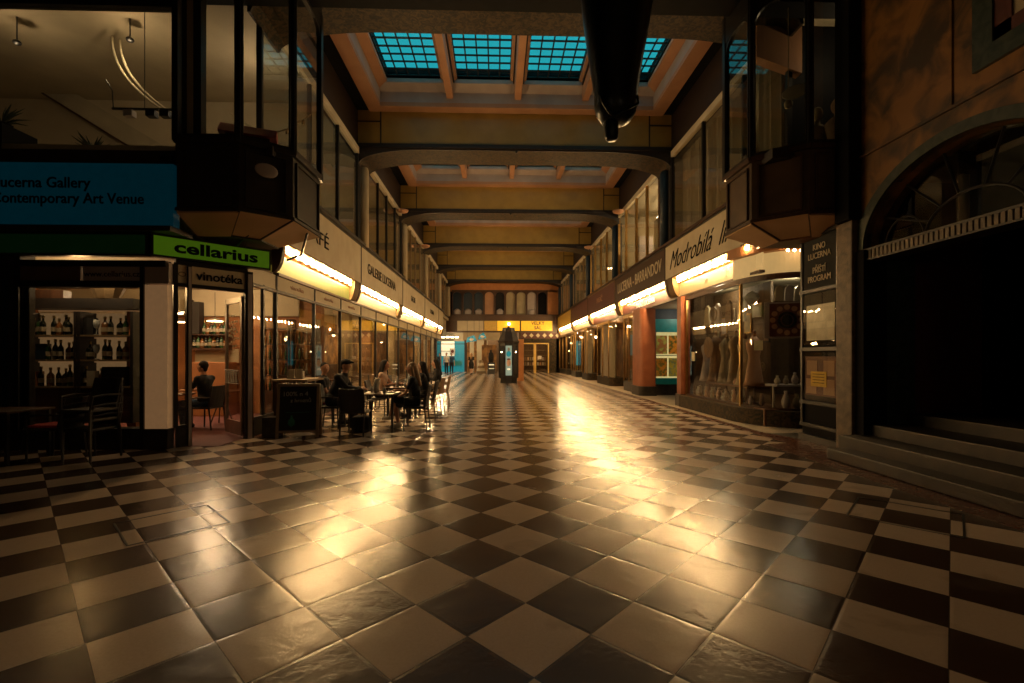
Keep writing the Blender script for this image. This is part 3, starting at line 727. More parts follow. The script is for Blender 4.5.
b = MB(); b.box(-.28,.95,-.02,.02,0,.03); b.tube([(0.3,0,0),(.3,0,2.4)], .006, 5); b.tube([(-.26,0,0),(-.28,0,.35),(-.4,0,.55)], .01, 5); b.build('rail','black_metal',tr)
for x in (-.05,.35,.6):
    b = MB(); b.box(x,x+.16,-.06,.06,-.13,-.02); b.build('spot_head','grey_paint' if x<0 else 'black_metal',tr)
b = MB(); b.box(aX(126,12), aX(178,12), 11.9, 12.39, 5.0, 6.35); tag(b.build('leaning_board','cloth_jeans'), 'dark grey panel leaning in the back of the gallery', 'panel')
for (px, py, nm) in ((17,45,'spotlight under the gallery ceiling near the plant'),(130,40,'spotlight under the gallery ceiling above the rail')):
    b = MB(); b.ell((0,0,0),.07,.07,.05); b.tube([(0,0,0),(0,0,.5)], .012, 5); tag(b.build('spotlight','black_metal'), 'small dark '+nm,'lamp').location=(aX(px,9.4),9.4,aZ(py,-7,9.4))
def spiky_plant(name, loc, n, L, label, seed, pot=.1):
    rd = random.Random(seed)
    root = thing(name, label, 'plant', loc)
    b = MB(); b.lathe([(pot*.7,0),(pot,.14),(pot*.92,.15),(pot*.88,.12)], n=12); b.build('pot', 'black_paint', root)
    for k in range(n):
        a = k*2.4+rd.random(); el = rd.uniform(.25, 1.2); l = L*rd.uniform(.7,1)
        d = Vector((math.cos(a)*math.cos(el), math.sin(a)*math.cos(el), math.sin(el)))
        b = MB(); p = [Vector((0,0,.13)), Vector((0,0,.13))+d*l*.5+Vector((0,0,.03)), Vector((0,0,.13))+d*l-Vector((0,0,.04*l))]
        b.tube(p, [.012,.016,.002], 5); b.build('leaf', 'leaf', root)
    return root
spiky_plant('potted_plant', (aX(93,8.15),8.15,4.78), 18, .42, 'spiky potted plant silhouetted on the gallery window sill', 3)
spiky_plant('potted_plant', (aX(2,8.2),8.2,5.3), 22, .5, 'dark leafy plant cut off at the picture edge in the gallery window', 5, .14)
b = MB(); b.box(-.3,.3,-.3,.3,0,.55); tag(b.build('plant_stand','black_paint'),'dark stand under the leafy plant at the picture edge','stand').location=(aX(2,8.2),8.2,4.78)
b = MB(); b.ell((0,0,.1),.12,.2,.14); b.box(-.02,.02,-.02,.02,0,.1); tag(b.build('chair_back','black_paint'),'dark rounded chair back rising behind the gallery window sill','chair').location=(aX(50,8.4),8.4,4.82)

# ------------------------------------------------------------------ wine shop interior and window display
b = MB(); b.box(-12,-4.65, 12.5,12.7,0,3.3); b.box(-12,-11.8,7.9,12.6,0,3.3); struct('wall_shop_back', b, 'orange_wall')
b = MB(); b.box(-11.8,-4.66,7.95,12.5,.0,.006); struct('floor', b, 'red_carpet')
sy = 8.55
sx0, sx1 = aX(22, sy-.1), aX(131, sy-.1)
unit = thing('bottle_shelf', 'dark wine shelf with a glow added to its back, standing in the shop window', 'shelf', (0,0,0))
zsh = [aZ(386,-8,sy), aZ(359.5,-8,sy), aZ(335,-8,sy), aZ(309,-8,sy)]
b = MB(); b.box(sx0, sx1, sy+.22, sy+.25, zsh[0], aZ(312,-8,sy)); b.build('back_panel', 'shelf_back_glow', unit)
xmid = aX(78, sy-.1)
b = MB()
for x in (sx0-.05, xmid-.06, xmid+.0, sx1): b.box(x, x+.05, sy-.12, sy+.24, .33, aZ(312,-8,sy))
b.box(sx0-.05, sx1+.05, sy-.12, sy+.26, zsh[3], zsh[3]+.18); b.build('upright', 'black_wood', unit)
for z in zsh[:3]:
    b = MB(); b.box(sx0, sx1, sy-.12, sy+.24, z-.03, z); b.build('shelf_board', 'frame_wood', unit)
b = MB(); b.box(sx0, sx1, sy-.1, sy+.24, .33, zsh[0]-.03); b.build('base_cabinet', 'dark_wood', unit)
b = MB(); b.box(sx0+.02, sx1-.02, sy+.17, sy+.2, zsh[3]-.03, zsh[3]-.005); b.box(sx0+.02, sx1-.02, sy+.17, sy+.2, zsh[2]-.055, zsh[2]-.035);b.box(sx0+.02, sx1-.02, sy+.17, sy+.2, zsh[1]-.055, zsh[1]-.035); b.build('light_strip', 'added_glow', unit)
bot = {}
def bottle_proto(m, h=.31, r=.037, fat=1.0):
    root = thing('wine_bottle', 'x', 'bottle', (0,0,-50), group='wine bottles in the shop window')
    r *= fat
    b = MB(); b.lathe([(r*.9,0),(r,.01),(r,h*.55),(r*.8,h*.64),(.015,h*.74),(.013,h*.92),(.017,h*.93),(.016,h)], n=12); b.build('bottle_body', m, root, smooth=True)
    b = MB(); b.lathe([(r*1.02,h*.18),(r*1.02,h*.42)], n=12); b.build('label_band', 'label_cream', root)
    b = MB(); b.lathe([(.0175,h*.86),(.0185,h*1.005),(.012,h*1.01)], n=10); b.build('foil_cap', 'foil', root)
    return root
protos = {'dark': bottle_proto('bottle_dark'), 'green': bottle_proto('bottle_green', .33, .040), 'amber': bottle_proto('bottle_amber', .28, .045), 'wide': bottle_proto('bottle_dark', .30, .055)}
used = set()
rows = {2: ([27,33,39,45,56,61,66,70],[104,110,118,124]), 1: ([50,56,62,68,73],[92,104,110,119,124]), 0: ([42,50,57,63,70],[81,88,100])}
rname = {2:'top',1:'middle',0:'bottom'}
for r_, (la, lb) in rows.items():
    for si, lst in enumerate((la, lb)):
        for k, px in enumerate(lst):
            kind = ['dark','dark','green','wide','dark','amber'][(k*5+r_*2+si)%6]
            o = protos[kind] if kind not in used else copy_tree(protos[kind]); used.add(kind)
            o.location = (aX(px, sy), sy+random.uniform(-.04,.06), zsh[r_]); s_ = random.uniform(.92,1.08); o.scale = (1.15*s_, 1.15*s_, s_*1.1)
            o['label'] = '%s bottle, %s in the %s half of the %s display shelf' % ({'dark':'dark wine','green':'green wine','amber':'amber wine','wide':'wide dark'}[kind], ORD[k], 'left' if si==0 else 'right', rname[r_])
def simple(name, mb, m, loc, label, cat, rz=0, group=None, **k):
    o = mb.build(name, m, **k); o.location = loc; o.rotation_euler = (0,0,rz); tag(o, label, cat, group); return o
simple('gift_box', MB().box(-.09,.09,-.08,.08,0,.26), 'orange_wall', (aX(35,sy),sy,zsh[0]), 'orange gift box at the left end of the bottom bottle shelf','box', bevel=.004)
simple('gift_box', MB().box(-.18,.18,-.06,.06,0,.28), 'blue_dark', (aX(38,sy),sy,zsh[1]), 'dark blue case filling the left end of the middle bottle shelf','box', bevel=.004)
simple('gift_box', MB().box(-.1,.1,-.06,.06,0,.3), 'cloth_black', (aX(90,sy),sy,zsh[2]), 'black presentation box in the right half of the top shelf','box', bevel=.004)
simple('gift_box', MB().box(-.2,.2,-.06,.06,0,.34), 'cloth_black', (aX(116,sy),sy,zsh[0]), 'wide black box at the right end of the bottom bottle shelf','box', bevel=.004)
simple('gift_box', MB().box(-.07,.07,-.05,.05,0,.27), 'ceramic', (aX(94,sy-.02),sy-.04,zsh[0]), 'pale striped box right of centre on the bottom bottle shelf','box', bevel=.004)
for i, (r_, px, nm) in enumerate(((2,98,'top'),(1,98,'middle'))):
    b = MB(); b.lathe([(.04,0),(.045,.005),(.006,.02),(.006,.1),(.04,.14),(.05,.2),(.042,.27)], n=14)
    simple('wine_glass', b, 'glasses', (aX(px,sy),sy-.03,zsh[r_]), 'pale tall wine glass on the %s bottle shelf' % nm, 'glass', smooth=True)
# baskets and boxes above the display
b = MB(); b.lathe([(.14,0),(.22,.22),(.20,.24)], n=10, sx=1.3)
simple('basket', b, 'frame_wood', (aX(108,sy),sy,zsh[3]+.18), 'brown wicker basket on top of the wine shelf', 'basket')
simple('wooden_crate', MB().box(-.3,.3,-.1,.1,0,.15), 'dark_wood', (aX(48,sy),sy,zsh[3]+.18), 'long dark crate lying on top of the wine shelf', 'crate', rz=.15, bevel=.005)
b = MB(); b.box(aX(131,8.7), aX(140,8.7), 8.6,8.9,0,aZ(312,-6.5,8.7)); struct(nexttrim(), b, 'orange_paint')
lightpt(aX(80,9.6), 9.6, 3.0, 16); lightpt(aX(50,8.2),8.15,2.92,3.2,(1,.68,.36),.04); lightpt(aX(104,8.2),8.15,2.92,3.2,(1,.68,.36),.04)  # the two small point lights are added to brighten the bottle display
# interior seen through the door
sh = thing('bar_shelf', 'dark wall shelf of bottles on the back wall of the wine shop', 'shelf', (0,0,0))
yb = 12.4
b = MB()
xa, xb = aX(192,yb), aX(232,yb)
b.box(xa, xb, yb-.25, yb, aZ(350,-8,yb), aZ(348,-8,yb)); b.box(xa, xb, yb-.25, yb, aZ(335.5,-8,yb), aZ(334.5,-8,yb)); b.box(xa,xa+.04,yb-.25,yb,aZ(350,-8,yb),aZ(300,-8,yb))
b.build('shelf_board','dark_wood',sh)
b = MB(); b.box(xa, aX(204,yb), yb-.2, yb, aZ(334,-8,yb), 2.9); b.build('wall_cabinet','black_wood',sh)
for r_, (n_, py) in enumerate(((9,348),(8,334.3))):
    for k in range(n_):
        px = 195+k*3.9 if r_ == 0 else 205+k*3.4
        m = ['dark','green','amber'][(k+r_)%3]; o = copy_tree(protos[m]); o.location = (aX(px,yb-.1), yb-.12, aZ(py,-8,yb)); o.scale = (1.3,1.3,1.05)
        o['group'] = 'bottles on the back wall shelf'; o['label'] = '%s bottle, %s along the %s row of the back wall shelf' % ({'dark':'dark','green':'green','amber':'amber'}[m], ORD[k], 'lower' if r_==0 else 'upper')
b = MB(); b.box(-13,-5.2,12.40,12.48,2.55,3.24); struct(nexttrim(), b, 'plaster')
b = MB(); b.box(aX(192,12.3),aX(236,12.3),12.42,12.49,aZ(363,-7.5,12.4),aZ(349,-7.5,12.4)); struct(nexttrim(), b, 'plaster')
for q,(px0,px1) in enumerate(((262,290),(292,318))):
    wr = thing('wine_rack','dark wine rack with bottles on the back wall behind the %s café pane' % ['first','second'][q],'shelf',(0,0,0))
    xa, xb = aX(px0,12.2), aX(px1,12.2)
    b = MB()
    for z in (.6,1.0,1.4,1.8,2.2): b.box(xa,xb,12.1,12.38,z,z+.03)
    for x in (xa,xb-.03): b.box(x,x+.03,12.1,12.38,0,2.45)
    b.box(xa,xb,12.1,12.38,0,.6); b.build('rack_frame','dark_wood',wr)
    for z in (.63,1.03,1.43,1.83):
        for k in range(6):
            b = MB(); x = xa+.1+k*(xb-xa-.2)/5.; b.lathe([(.033,0),(.036,.16),(.014,.23),(.014,.3)],(x,12.2,z),8); b.build('bottle',['bottle_dark','bottle_green','bottle_amber','label_cream'][(k*3+int(z*10))%4],wr,smooth=True)
simple('bench', MB().box(aX(192,12.1),aX(232,12.1),11.9,12.35,.0,aZ(362,-7.5,12.1)), 'orange_wall', (0,0,0), 'orange red upholstered bench back along the shop wall', 'bench', bevel=.03)
for k,(px,py,Y) in enumerate(((215,321,11.6),(174,313,10.2),(178,322,11.5))):
    root = thing('pendant_lamp', ['bright flat pendant lamp seen through the open wine shop door','flat pendant lamp seen through the narrow pane left of the door, upper one','flat pendant lamp seen through the narrow pane left of the door, lower one'][k], 'lamp', (aX(px,Y),Y,aZ(py,-7,Y)))
    b = MB(); b.lathe([(.02,.08),(.2,.02),(.2,0),(.0,.01)], n=16); b.build('lamp_shade','steel',root,smooth=True)
    b = MB(); b.lathe([(.17,-.004),(.17,-.01)], n=14); b.build('diffuser','lampglow',root)
    b = MB(); b.tube([(0,0,.08),(0,0,.7)],.006,5); b.build('cord','black_metal',root)
lightpt(-6.6, 11.0, 2.9, 20, (1,.68,.38)); 
simple('ceiling_lamp', MB().box(-.25,.25,-.04,.04,0,.03), 'tube_white', (aX(210,9.6),9.6,3.2), 'slim glowing ceiling lamp just above the open glass door', 'lamp')

# ------------------------------------------------------------------ furniture builders
def table(loc, label, m='dark_wood', w=.75, d=.75, h=.74, rz=0, round_=False):
    root = thing('cafe_table', label, 'table', loc, rz)
    b = MB()
    if round_: b.lathe([(w/2-.01,h-.03),(w/2,h-.02),(w/2,h-.005),(w/2-.01,h)], n=24)
    else: b.box(-w/2,w/2,-d/2,d/2,h-.03,h)
    b.build('tabletop', m, root, bevel=0 if round_ else .006)
    if round_:
        b = MB(); b.lathe([(.22,0),(.22,.02),(.03,.05),(.03,h-.03)], n=14); b.build('pedestal','black_metal',root)
    else:
        for sx in (-1,1):
            for sy_ in (-1,1):
                b = MB(); x, y = sx*(w/2-.05), sy_*(d/2-.05); b.box(x-.02,x+.02,y-.02,y+.02,0,h-.03); b.build('leg','black_metal',root)
    return root
def chair_proto(back, legm, name='cafe_chair'):
    root = thing(name, 'x', 'chair', (0,0,-50))
    b = MB(); b.box(-.23,.23,-.22,.24,.43,.47); b.build('seat', back, root, bevel=.012)
    rs = []
    for z, y, w in ((.47,-.21,.22),(.62,-.235,.225),(.80,-.27,.23),(.90,-.29,.22)):
        rs.append([(w*t, y-.05*(1-t*t)+.04, z) for t in (-1,-.6,-.2,.2,.6,1)]+[(w*t, y-.05*(1-t*t)+.015, z) for t in (1,.6,.2,-.2,-.6,-1)])
    b = MB(); b.rings(rs); b.build('backrest', back, root)
    for sx in (-1,1):
        b = MB(); b.tube([(sx*.22,.22,0),(sx*.22,.21,.44)], .016, 6); b.build('leg', legm, root)
        b = MB(); b.tube([(sx*.22,-.25,0),(sx*.22,-.2,.44),(sx*.23,-.24,.7),(sx*.22,-.27,.9)], .016, 6); b.build('leg', legm, root)
        b = MB(); b.tube([(sx*.24,-.24,.66),(sx*.26,0,.67),(sx*.25,.2,.65),(sx*.225,.22,.44)], .017, 6); b.build('armrest', legm, root)
    return root
CH = {'black': chair_proto('wicker_black','black_metal'), 'tan': chair_proto('wicker_tan','frame_wood')}
usedc = set()
def chair(kind, loc, rz, label, group=None):
    o = CH[kind] if kind not in usedc else copy_tree(CH[kind]); usedc.add(kind)
    o.location = loc; o.rotation_euler = (0,0,rz); o['label'] = label
    if group: o['group'] = group
    elif 'group' in o: del o['group']
    return o

# ------------------------------------------------------------------ people
def fuse(name, caps, m, parent, vox=.014, ells=(), smooth_it=3, label=None):
    "tapered capsules and ellipsoids fused into one continuous surface"
    mb = MB()
    for p0, p1, r0, r1 in caps:
        p0, p1 = Vector(p0), Vector(p1); d = p1-p0; L = d.length or 1e-4; d = d/L
        u = d.orthogonal().normalized(); w = d.cross(u); n = 12; rs = []
        for t in (-1,-.8,-.45,0): rs.append((p0+d*r0*t, r0*math.sqrt(max(1-t*t,.0004))))
        rs[-1] = (p0, r0)
        for t in (0,.45,.8,1): rs.append((p1+d*r1*t, r1*math.sqrt(max(1-t*t,.0004))))
        mb.rings([[c+r*(math.cos(2*PI*k/n)*u+math.sin(2*PI*k/n)*w) for k in range(n)] for c, r in rs])
    for c, rx, ry, rz in ells: mb.ell(c, rx, ry, rz, 16, 10)
    o = mb.build(name, m, None)
    md = o.modifiers.new('r','REMESH'); md.mode = 'VOXEL'; md.voxel_size = vox
    md2 = o.modifiers.new('s','SMOOTH'); md2.iterations = smooth_it; md2.factor = .5
    dg = bpy.context.evaluated_depsgraph_get(); dg.update()
    me = bpy.data.meshes.new_from_object(o.evaluated_get(dg)); me.name = name
    bpy.data.objects.remove(o)
    me.materials.clear(); me.materials.append(MT[m])
    for p in me.polygons: p.use_smooth = True
    o = bpy.data.objects.new(name, me); col.objects.link(o)
    if parent: o.parent = parent
    if label: o['label'] = label
    return o
def person(label, loc, rz, pose='sit', lean=.05, top='cloth_black', bottom='cloth_black', hair='hair_dark', longhair=False, sleeves='short',
           hands=None, feet='flat', shoes='cloth_black', headturn=0, scale=1.03, cap=False, female=False, skirt=False, heady=0):
    root = thing('person', label, 'person', loc, rz); root.scale = (scale,)*3
    V = Vector
    if pose == 'sit':
        pz = .56; hipy = 0
        chest = V((0, lean*.75, pz+.40)); neck = V((0, lean+.0, pz+.55)); head = V((0, lean+.03+heady, pz+.72))
        hips = [V((s*.09, .02, pz-.02)) for s in (-1,1)]; knees = [V((s*.11, .45, pz-.03)) for s in (-1,1)]
        ank = [V((s*.10, .42, .09)) for s in (-1,1)]
        if feet == 'crossed':
            knees[0] = V((-.04,.44,pz+.08)); ank[0] = V((.14,.56,.24)); ank[1] = V((.08,.38,.09))
        pel = V((0,0,pz))
    else:
        pz = .93; chest = V((0,.0,1.30)); neck = V((0,0,1.46)); head = V((0,.02+heady,1.62))
        hips = [V((s*.09,0,.92)) for s in (-1,1)]; knees = [V((s*.095,.03,.49)) for s in (-1,1)]; ank = [V((s*.10,-.01,.09)) for s in (-1,1)]
        if feet == 'stride':
            knees[0] = V((-.09,.14,.49)); ank[0] = V((-.09,.16,.09)); knees[1] = V((.09,0,.49)); ank[1] = V((.09,-.2,.13))
        pel = V((0,0,pz))
    sw = .17 if female else .20
    sh = [V((s*sw, chest.y-.01, neck.z-.07)) for s in (-1,1)]
    if hands is None: hands = [V((-.12,.42,.80)), V((.12,.42,.80))] if pose == 'sit' else [V((-.25,.08,.80)), V((.25,.08,.80))]
    hands = [V(h) for h in hands]
    elb = []
    for s, a, h in zip((-1,1), sh, hands):
        m_ = (a+h)/2; d = (h-a).length; off = math.sqrt(max(.28**2-(d/2)**2, .0004))
        elb.append(m_+V((s*.5, -.35, -.8)).normalized()*off)
    k = .9 if female else 1
    caps = [(pel+V((-.06,0,0)), pel+V((.06,0,0)), .115*k, .115*k), (pel, chest, .12*k, .13*k), (chest+V((-.08,0,.02)), chest+V((.08,0,.02)), .11*k, .11*k),
            (sh[0], sh[1], .062, .062), (chest, neck, .10*k, .058), (neck, head+V((0,0,-.06)), .052, .05)]
    for i in range(2):
        caps += [(hips[i], knees[i], .088*k, .058), (knees[i], ank[i], .056, .036), (ank[i]+V((0,-.03,-.03)), ank[i]+V((0,.15,-.06)), .036, .028)]
        caps += [(sh[i], elb[i], .048*k, .040*k), (elb[i], hands[i], .039*k, .026*k)]
        fd = (hands[i]-elb[i]).normalized(); side = fd.cross(V((0,0,1))); side = side.normalized() if side.length > .1 else V((1,0,0))
        pc = hands[i]+fd*.045
        caps.append((hands[i], pc, .028, .034))
        for q, (o_, l_) in enumerate(((-.027,.065),(-.009,.078),(.009,.072),(.027,.055))):
            p0 = pc+side*o_+fd*.02; p1 = p0+fd*l_*.55; p2 = p1+(fd*.6+V((0,0,-.8))).normalized()*l_*.45
            caps += [(p0, p1, .0095, .009), (p1, p2, .009, .008)]
        s_ = (1 if i == 0 else -1)
        caps.append((hands[i]+fd*.02+side*.02*s_, hands[i]+fd*.06+side*.055*s_-V((0,0,.02)), .011, .009))
    fx, fy = math.sin(-headturn), math.cos(headturn); fwd = V((fx, fy, 0)); rt = V((fy,-fx,0))
    ells = [(head, .078,.095,.115), (head+fwd*.02-V((0,0,.05)), .058,.07,.065)]
    caps += [(head+fwd*.088+V((0,0,.01)), head+fwd*.112-V((0,0,.022)), .010, .014), (head+rt*.078+V((0,0,-.02)), head+rt*.082+V((0,-.01,.02)), .012,.014), (head-rt*.078+V((0,0,-.02)), head-rt*.082+V((0,-.01,.02)), .012,.014)]
    fuse('body', caps, 'skin', root, .0125, ells, 2)
    e_ = MB()
    for s in (-1,1): e_.ell(head+fwd*.087+rt*s*.033+V((0,0,.012)), .012,.009,.007, 8, 5)
    e_.build('eyes', 'black_paint', root, smooth=True)
    e_ = MB(); e_.ell(head+fwd*.087-V((0,0,.055)), .024,.010,.006, 8, 5, ); e_.build('mouth', 'maroon', root, smooth=True)
    # clothes
    c2 = [(pel+V((-.06,0,.04)), pel+V((.06,0,.04)), .128*k, .128*k), (pel+V((0,0,.04)), chest, .133*k, .145*k), (chest+V((-.08,0,.02)), chest+V((.08,0,.02)), .123*k, .123*k), (sh[0], sh[1], .072, .072), (chest, neck-V((0,0,.03)), .108*k, .072)]
    for i in range(2):
        if sleeves == 'none': continue
        el = elb[i] if sleeves == 'long' else sh[i].lerp(elb[i], .62)
        c2.append((sh[i], el, .060*k, .054*k))
        if sleeves == 'long': c2.append((elb[i], elb[i].lerp(hands[i], .93), .053*k, .038*k))
    fuse('shirt', c2, top, root, .014, (), 2)
    c3 = [(pel+V((-.06,0,-.01)), pel+V((.06,0,-.01)), .13*k, .13*k)]
    for i in range(2):
        if skirt: c3.append((hips[i], hips[i].lerp(knees[i], .8), .115, .11))
        else: c3 += [(hips[i], knees[i], .102*k, .072), (knees[i], knees[i].lerp(ank[i], .9), .070, .055)]
    fuse('skirt' if skirt else 'trousers', c3, bottom, root, .014, (), 2)
    for i in range(2):
        fuse('shoe', [(ank[i]+V((0,-.045,-.035)), ank[i]+V((0,.16,-.055)), .048,.036), (ank[i], ank[i]+V((0,-.02,-.03)), .045,.048)], shoes, root, .012, (), 1)
    # hair
    hc = []; he = [(head-fwd*.018+V((0,0,.032)), .090,.100,.105)]
    if longhair:
        hc = [(head-fwd*.06+V((0,0,.04)), neck-fwd*.09-V((0,0,.02)), .075,.07), (neck-fwd*.09, chest-fwd*.13-V((0,0,.03)), .072,.05)]
        for s in (-1,1): hc.append((head+rt*s*.075-fwd*.02+V((0,0,.03)), neck+rt*s*.085-fwd*.03, .035,.032))
    else: hc = [(head-fwd*.045+V((0,0,.02)), head-fwd*.06-V((0,0,.045)), .066,.05)]
    # keep the face clear
    if cap:
        fuse('cap', [(head+fwd*.07+V((0,0,.065)), head+fwd*.15+V((0,0,.055)), .03,.02)], 'cloth_black', root, .012, [(head-fwd*.005+V((0,0,.055)), .094,.106,.075)], 2)
    else:
        he = [(head-fwd*.028+V((0,0,.04)), .088,.096,.098)]
    fuse('hair', hc, hair, root, .012, he if not cap else (), 2)
    return root

# ---- café terrace along the left side
def at(px, py): p = fl(px, py); return (p.x, p.y, 0)
T1 = (-2.45, 9.90, 0); T2 = (-2.40, 11.80, 0); T3 = (-2.45, 13.5, 0); T4 = (-2.45, 15.1, 0)
table(T1, 'dark square café table nearest the chalkboard, set with glasses', w=.72, d=.75)
table(T2, 'café table of the woman in the cream top, second from the chalkboard', w=.65)
table(T3, 'third café table from the chalkboard beside the glass front', w=.65)
table(T4, 'fourth café table from the chalkboard, farthest of the row', w=.65)
chair('black', (-2.70, 9.02, 0), R(-3), 'empty black wicker chair with its back turned, just right of the chalkboard')
chair('black', (-3.50, 9.95, 0), R(-90), 'black chair under the man in the dark cap')
chair('black', (-1.70, 9.85, 0), R(90), 'black chair under the blonde woman in black')
chair('black', (-3.88, 10.5, 0), R(-75), 'black chair under the young man beside the café glass')
chair('black', (-3.02, 11.9, 0), R(-90), 'black chair under the woman in the cream top')
chair('black', (-1.78, 11.75, 0), R(90), 'black chair under the long-haired woman behind the blonde one')
chair('tan', (-1.80, 13.3, 0), R(85), 'tan wicker chair facing the glass front, nearest of the tan chairs')
chair('tan', (-1.72, 14.15, 0), R(92), 'tan wicker chair facing the glass front, middle of the tan chairs')
chair('tan', (-1.80, 15.1, 0), R(95), 'tan wicker chair under the leaning person, farthest of the tan chairs')
chair('black', (-3.2, 13.5, 0), R(-90), 'empty black chair against the glass at the third café table')
chair('black', (-3.2, 15.1, 0), R(-90), 'empty black chair against the glass at the farthest café table')
person('young man with short brown hair sitting beside the café glass', (-3.88, 10.5, 0), R(-80), lean=.02, headturn=-.95, hands=[(-.02,.30,.66),(.16,.34,.70)], sleeves='short', hair='hair_dark', scale=.97)
person('man in black shirt and dark cap leaning over the nearest café table', (-3.47, 9.95, 0), R(-90), lean=.24, sleeves='long', hands=[(-.12,.56,.80),(.12,.62,.80)], cap=True, scale=1.03)
person('woman with long blonde hair in black sitting with crossed legs and white shoes', (-1.72, 9.85, 0), R(90), lean=.06, hair='hair_blonde', longhair=True, sleeves='short', feet='crossed', shoes='shoe_white', female=True, hands=[(-.1,.38,.66),(.1,.42,.80)], skirt=True, scale=.98)
person('woman with dark hair in a sleeveless cream top leaning on a café table', (-2.98, 11.9, 0), R(-90), lean=.12, top='cloth_cream', sleeves='none', longhair=True, female=True, scale=1.0, hands=[(-.08,.5,.82),(.14,.46,.82)])
person('long-haired woman in black sitting behind the blonde woman', (-1.80, 11.75, 0), R(90), lean=.08, longhair=True, sleeves='long', female=True, scale=.98)
person('person in black with dark hair leaning over the farthest café table', (-1.85, 15.1, 0), R(100), lean=.14, sleeves='long', longhair=True, female=True, scale=1.0)
# table ware
def glass_on(x, y, z, label, m='glasses', h=.12, r=.033, grp=None):
    b = MB(); b.lathe([(r*.8,0),(r,h),(r*.9,h),(r*.72,.006)], n=12); return simple('drinking_glass', b, m, (x,y,z), label, 'glass', smooth=True, group=grp)
for k, (tx, ty) in enumerate((T1[:2], T2[:2], T3[:2])):
    nm = ['nearest','second','third'][k]
    glass_on(tx+.12, ty-.2, .742, 'clear drinking glass by the aisle edge of the %s café table' % nm)
    glass_on(tx-.2, ty+.05, .742, 'clear drinking glass in the middle of the %s café table' % nm)
    b = MB(); b.lathe([(.055,0),(.11,.012),(.115,.016),(.05,.006)], n=18); simple('plate', b, 'ceramic', (tx+.18,ty+.12,.742), 'small pale plate on the %s café table' % nm, 'plate')
    b = MB(); b.lathe([(.035,0),(.036,.16),(.014,.22),(.013,.27)], n=12); simple('water_bottle', b, 'glasses', (tx-.08,ty-.12,.742), 'clear water bottle on the %s café table' % nm, 'bottle', smooth=True)
b = MB(); b.lathe([(.05,0),(.055,.02),(.03,.1),(.06,.2),(.065,.26),(.02,.3)], n=12); simple('table_lamp', b, 'ceramic', (T1[0]-.15,T1[1]+.3,.742), 'small pale globe lamp on the nearest café table', 'lamp', smooth=True)
simple('bag', MB().box(-.18,.18,-.12,.12,0,.34), 'cloth_black', (-2.68, 9.3, 0), 'black bag lying under the empty black chair by the chalkboard','bag', bevel=.09)
b = MB(); b.box(-.24,.24,-.23,.23,0,.05); simple('seat_cushion', b, 'red_cushion', (-3.80,10.3,.475), 'red seat cushion on the chair of the young man', 'cushion', bevel=.02)

# chalkboard
cb = thing('chalkboard_stand', 'wooden A-frame chalkboard with white menu writing before the café window', 'sign', at(297,438)[:2]+(0,), R(10))
Mt = Matrix.Translation((0,0,0)) @ Matrix.Rotation(R(-8),4,'X')
for sgn, nm in ((1,'front'),(-1,'rear')):
    Mt = Matrix.Translation((0, 0 if sgn==1 else .36, 0)) @ Matrix.Rotation(R(-9*sgn),4,'X')
    b = MB()
    b.box(-.37,-.32,-.015,.015,0,1.0,Mt); b.box(.32,.37,-.015,.015,0,1.0,Mt); b.box(-.37,.37,-.015,.015,.95,1.0,Mt); b.box(-.34,.34,-.015,.015,.10,.14,Mt)
    fr_ = b.build('board_frame','frame_wood',cb)
    b = MB(); b.box(-.32,.32,-.008,.008,.14,.95,Mt); b.build('board','chalkboard',fr_)
    if sgn == 1:
        t = text_mesh('lettering','100% n 4',.12,'chalk',cb,(0,0,0),(PI/2+R(9)*-1,0,0)); t.location=(-.05,.10,.80)
        t2 = text_mesh('lettering','z hroznů',.10,'chalk',cb,(0,0,0),(PI/2-R(9),0,0)); t2.location=(.05,.083,.68)
        t3 = MB(); t3.tube([(-.2+.04*q,.047,.46+.008*(q%2)) for q in range(11)],.004,4); t3.build('chalk_line','chalk_green',cb)
        l_ = MB(); l_.lathe([(.01,-.09),(.06,-.05),(.055,.02),(.02,.07),(.012,.12)],n=12,sy=.1); lf = l_.build('chalk_drawing','chalk_green',cb); lf.location=(-.1,.012,.30); lf.rotation_euler=(R(-9),0,0)
# counter ledge behind it
ct = thing('bar_counter', 'narrow high wooden counter along the café glass behind the chalkboard', 'counter', (-4.2, 9.9, 0))
b = MB(); b.box(-.28,.42,-.5,.55,1.0,1.04); b.build('countertop','frame_wood',ct, bevel=.005)
for y in (-.42,.45):
    b = MB(); b.box(.3,.36,y-.03,y+.03,0,1.0); b.build('leg','dark_wood',ct)
    b = MB(); b.box(-.25,-.19,y-.03,y+.03,0,1.0); b.build('leg','dark_wood',ct)
mb_ = thing('napkin_holder','metal menu and napkin holder on the high counter','holder',(-4.15,9.75,1.04))
b = MB(); b.box(-.16,.16,-.05,.05,0,.02); b.box(-.16,-.15,-.05,.05,0,.16); b.box(.15,.16,-.05,.05,0,.16); b.build('holder_frame','steel',mb_)
for x in (-.08,.07): 
    b = MB(); b.box(x-.06,x+.06,-.02,.02,.02,.2); b.build('menu_card','ceramic',mb_)

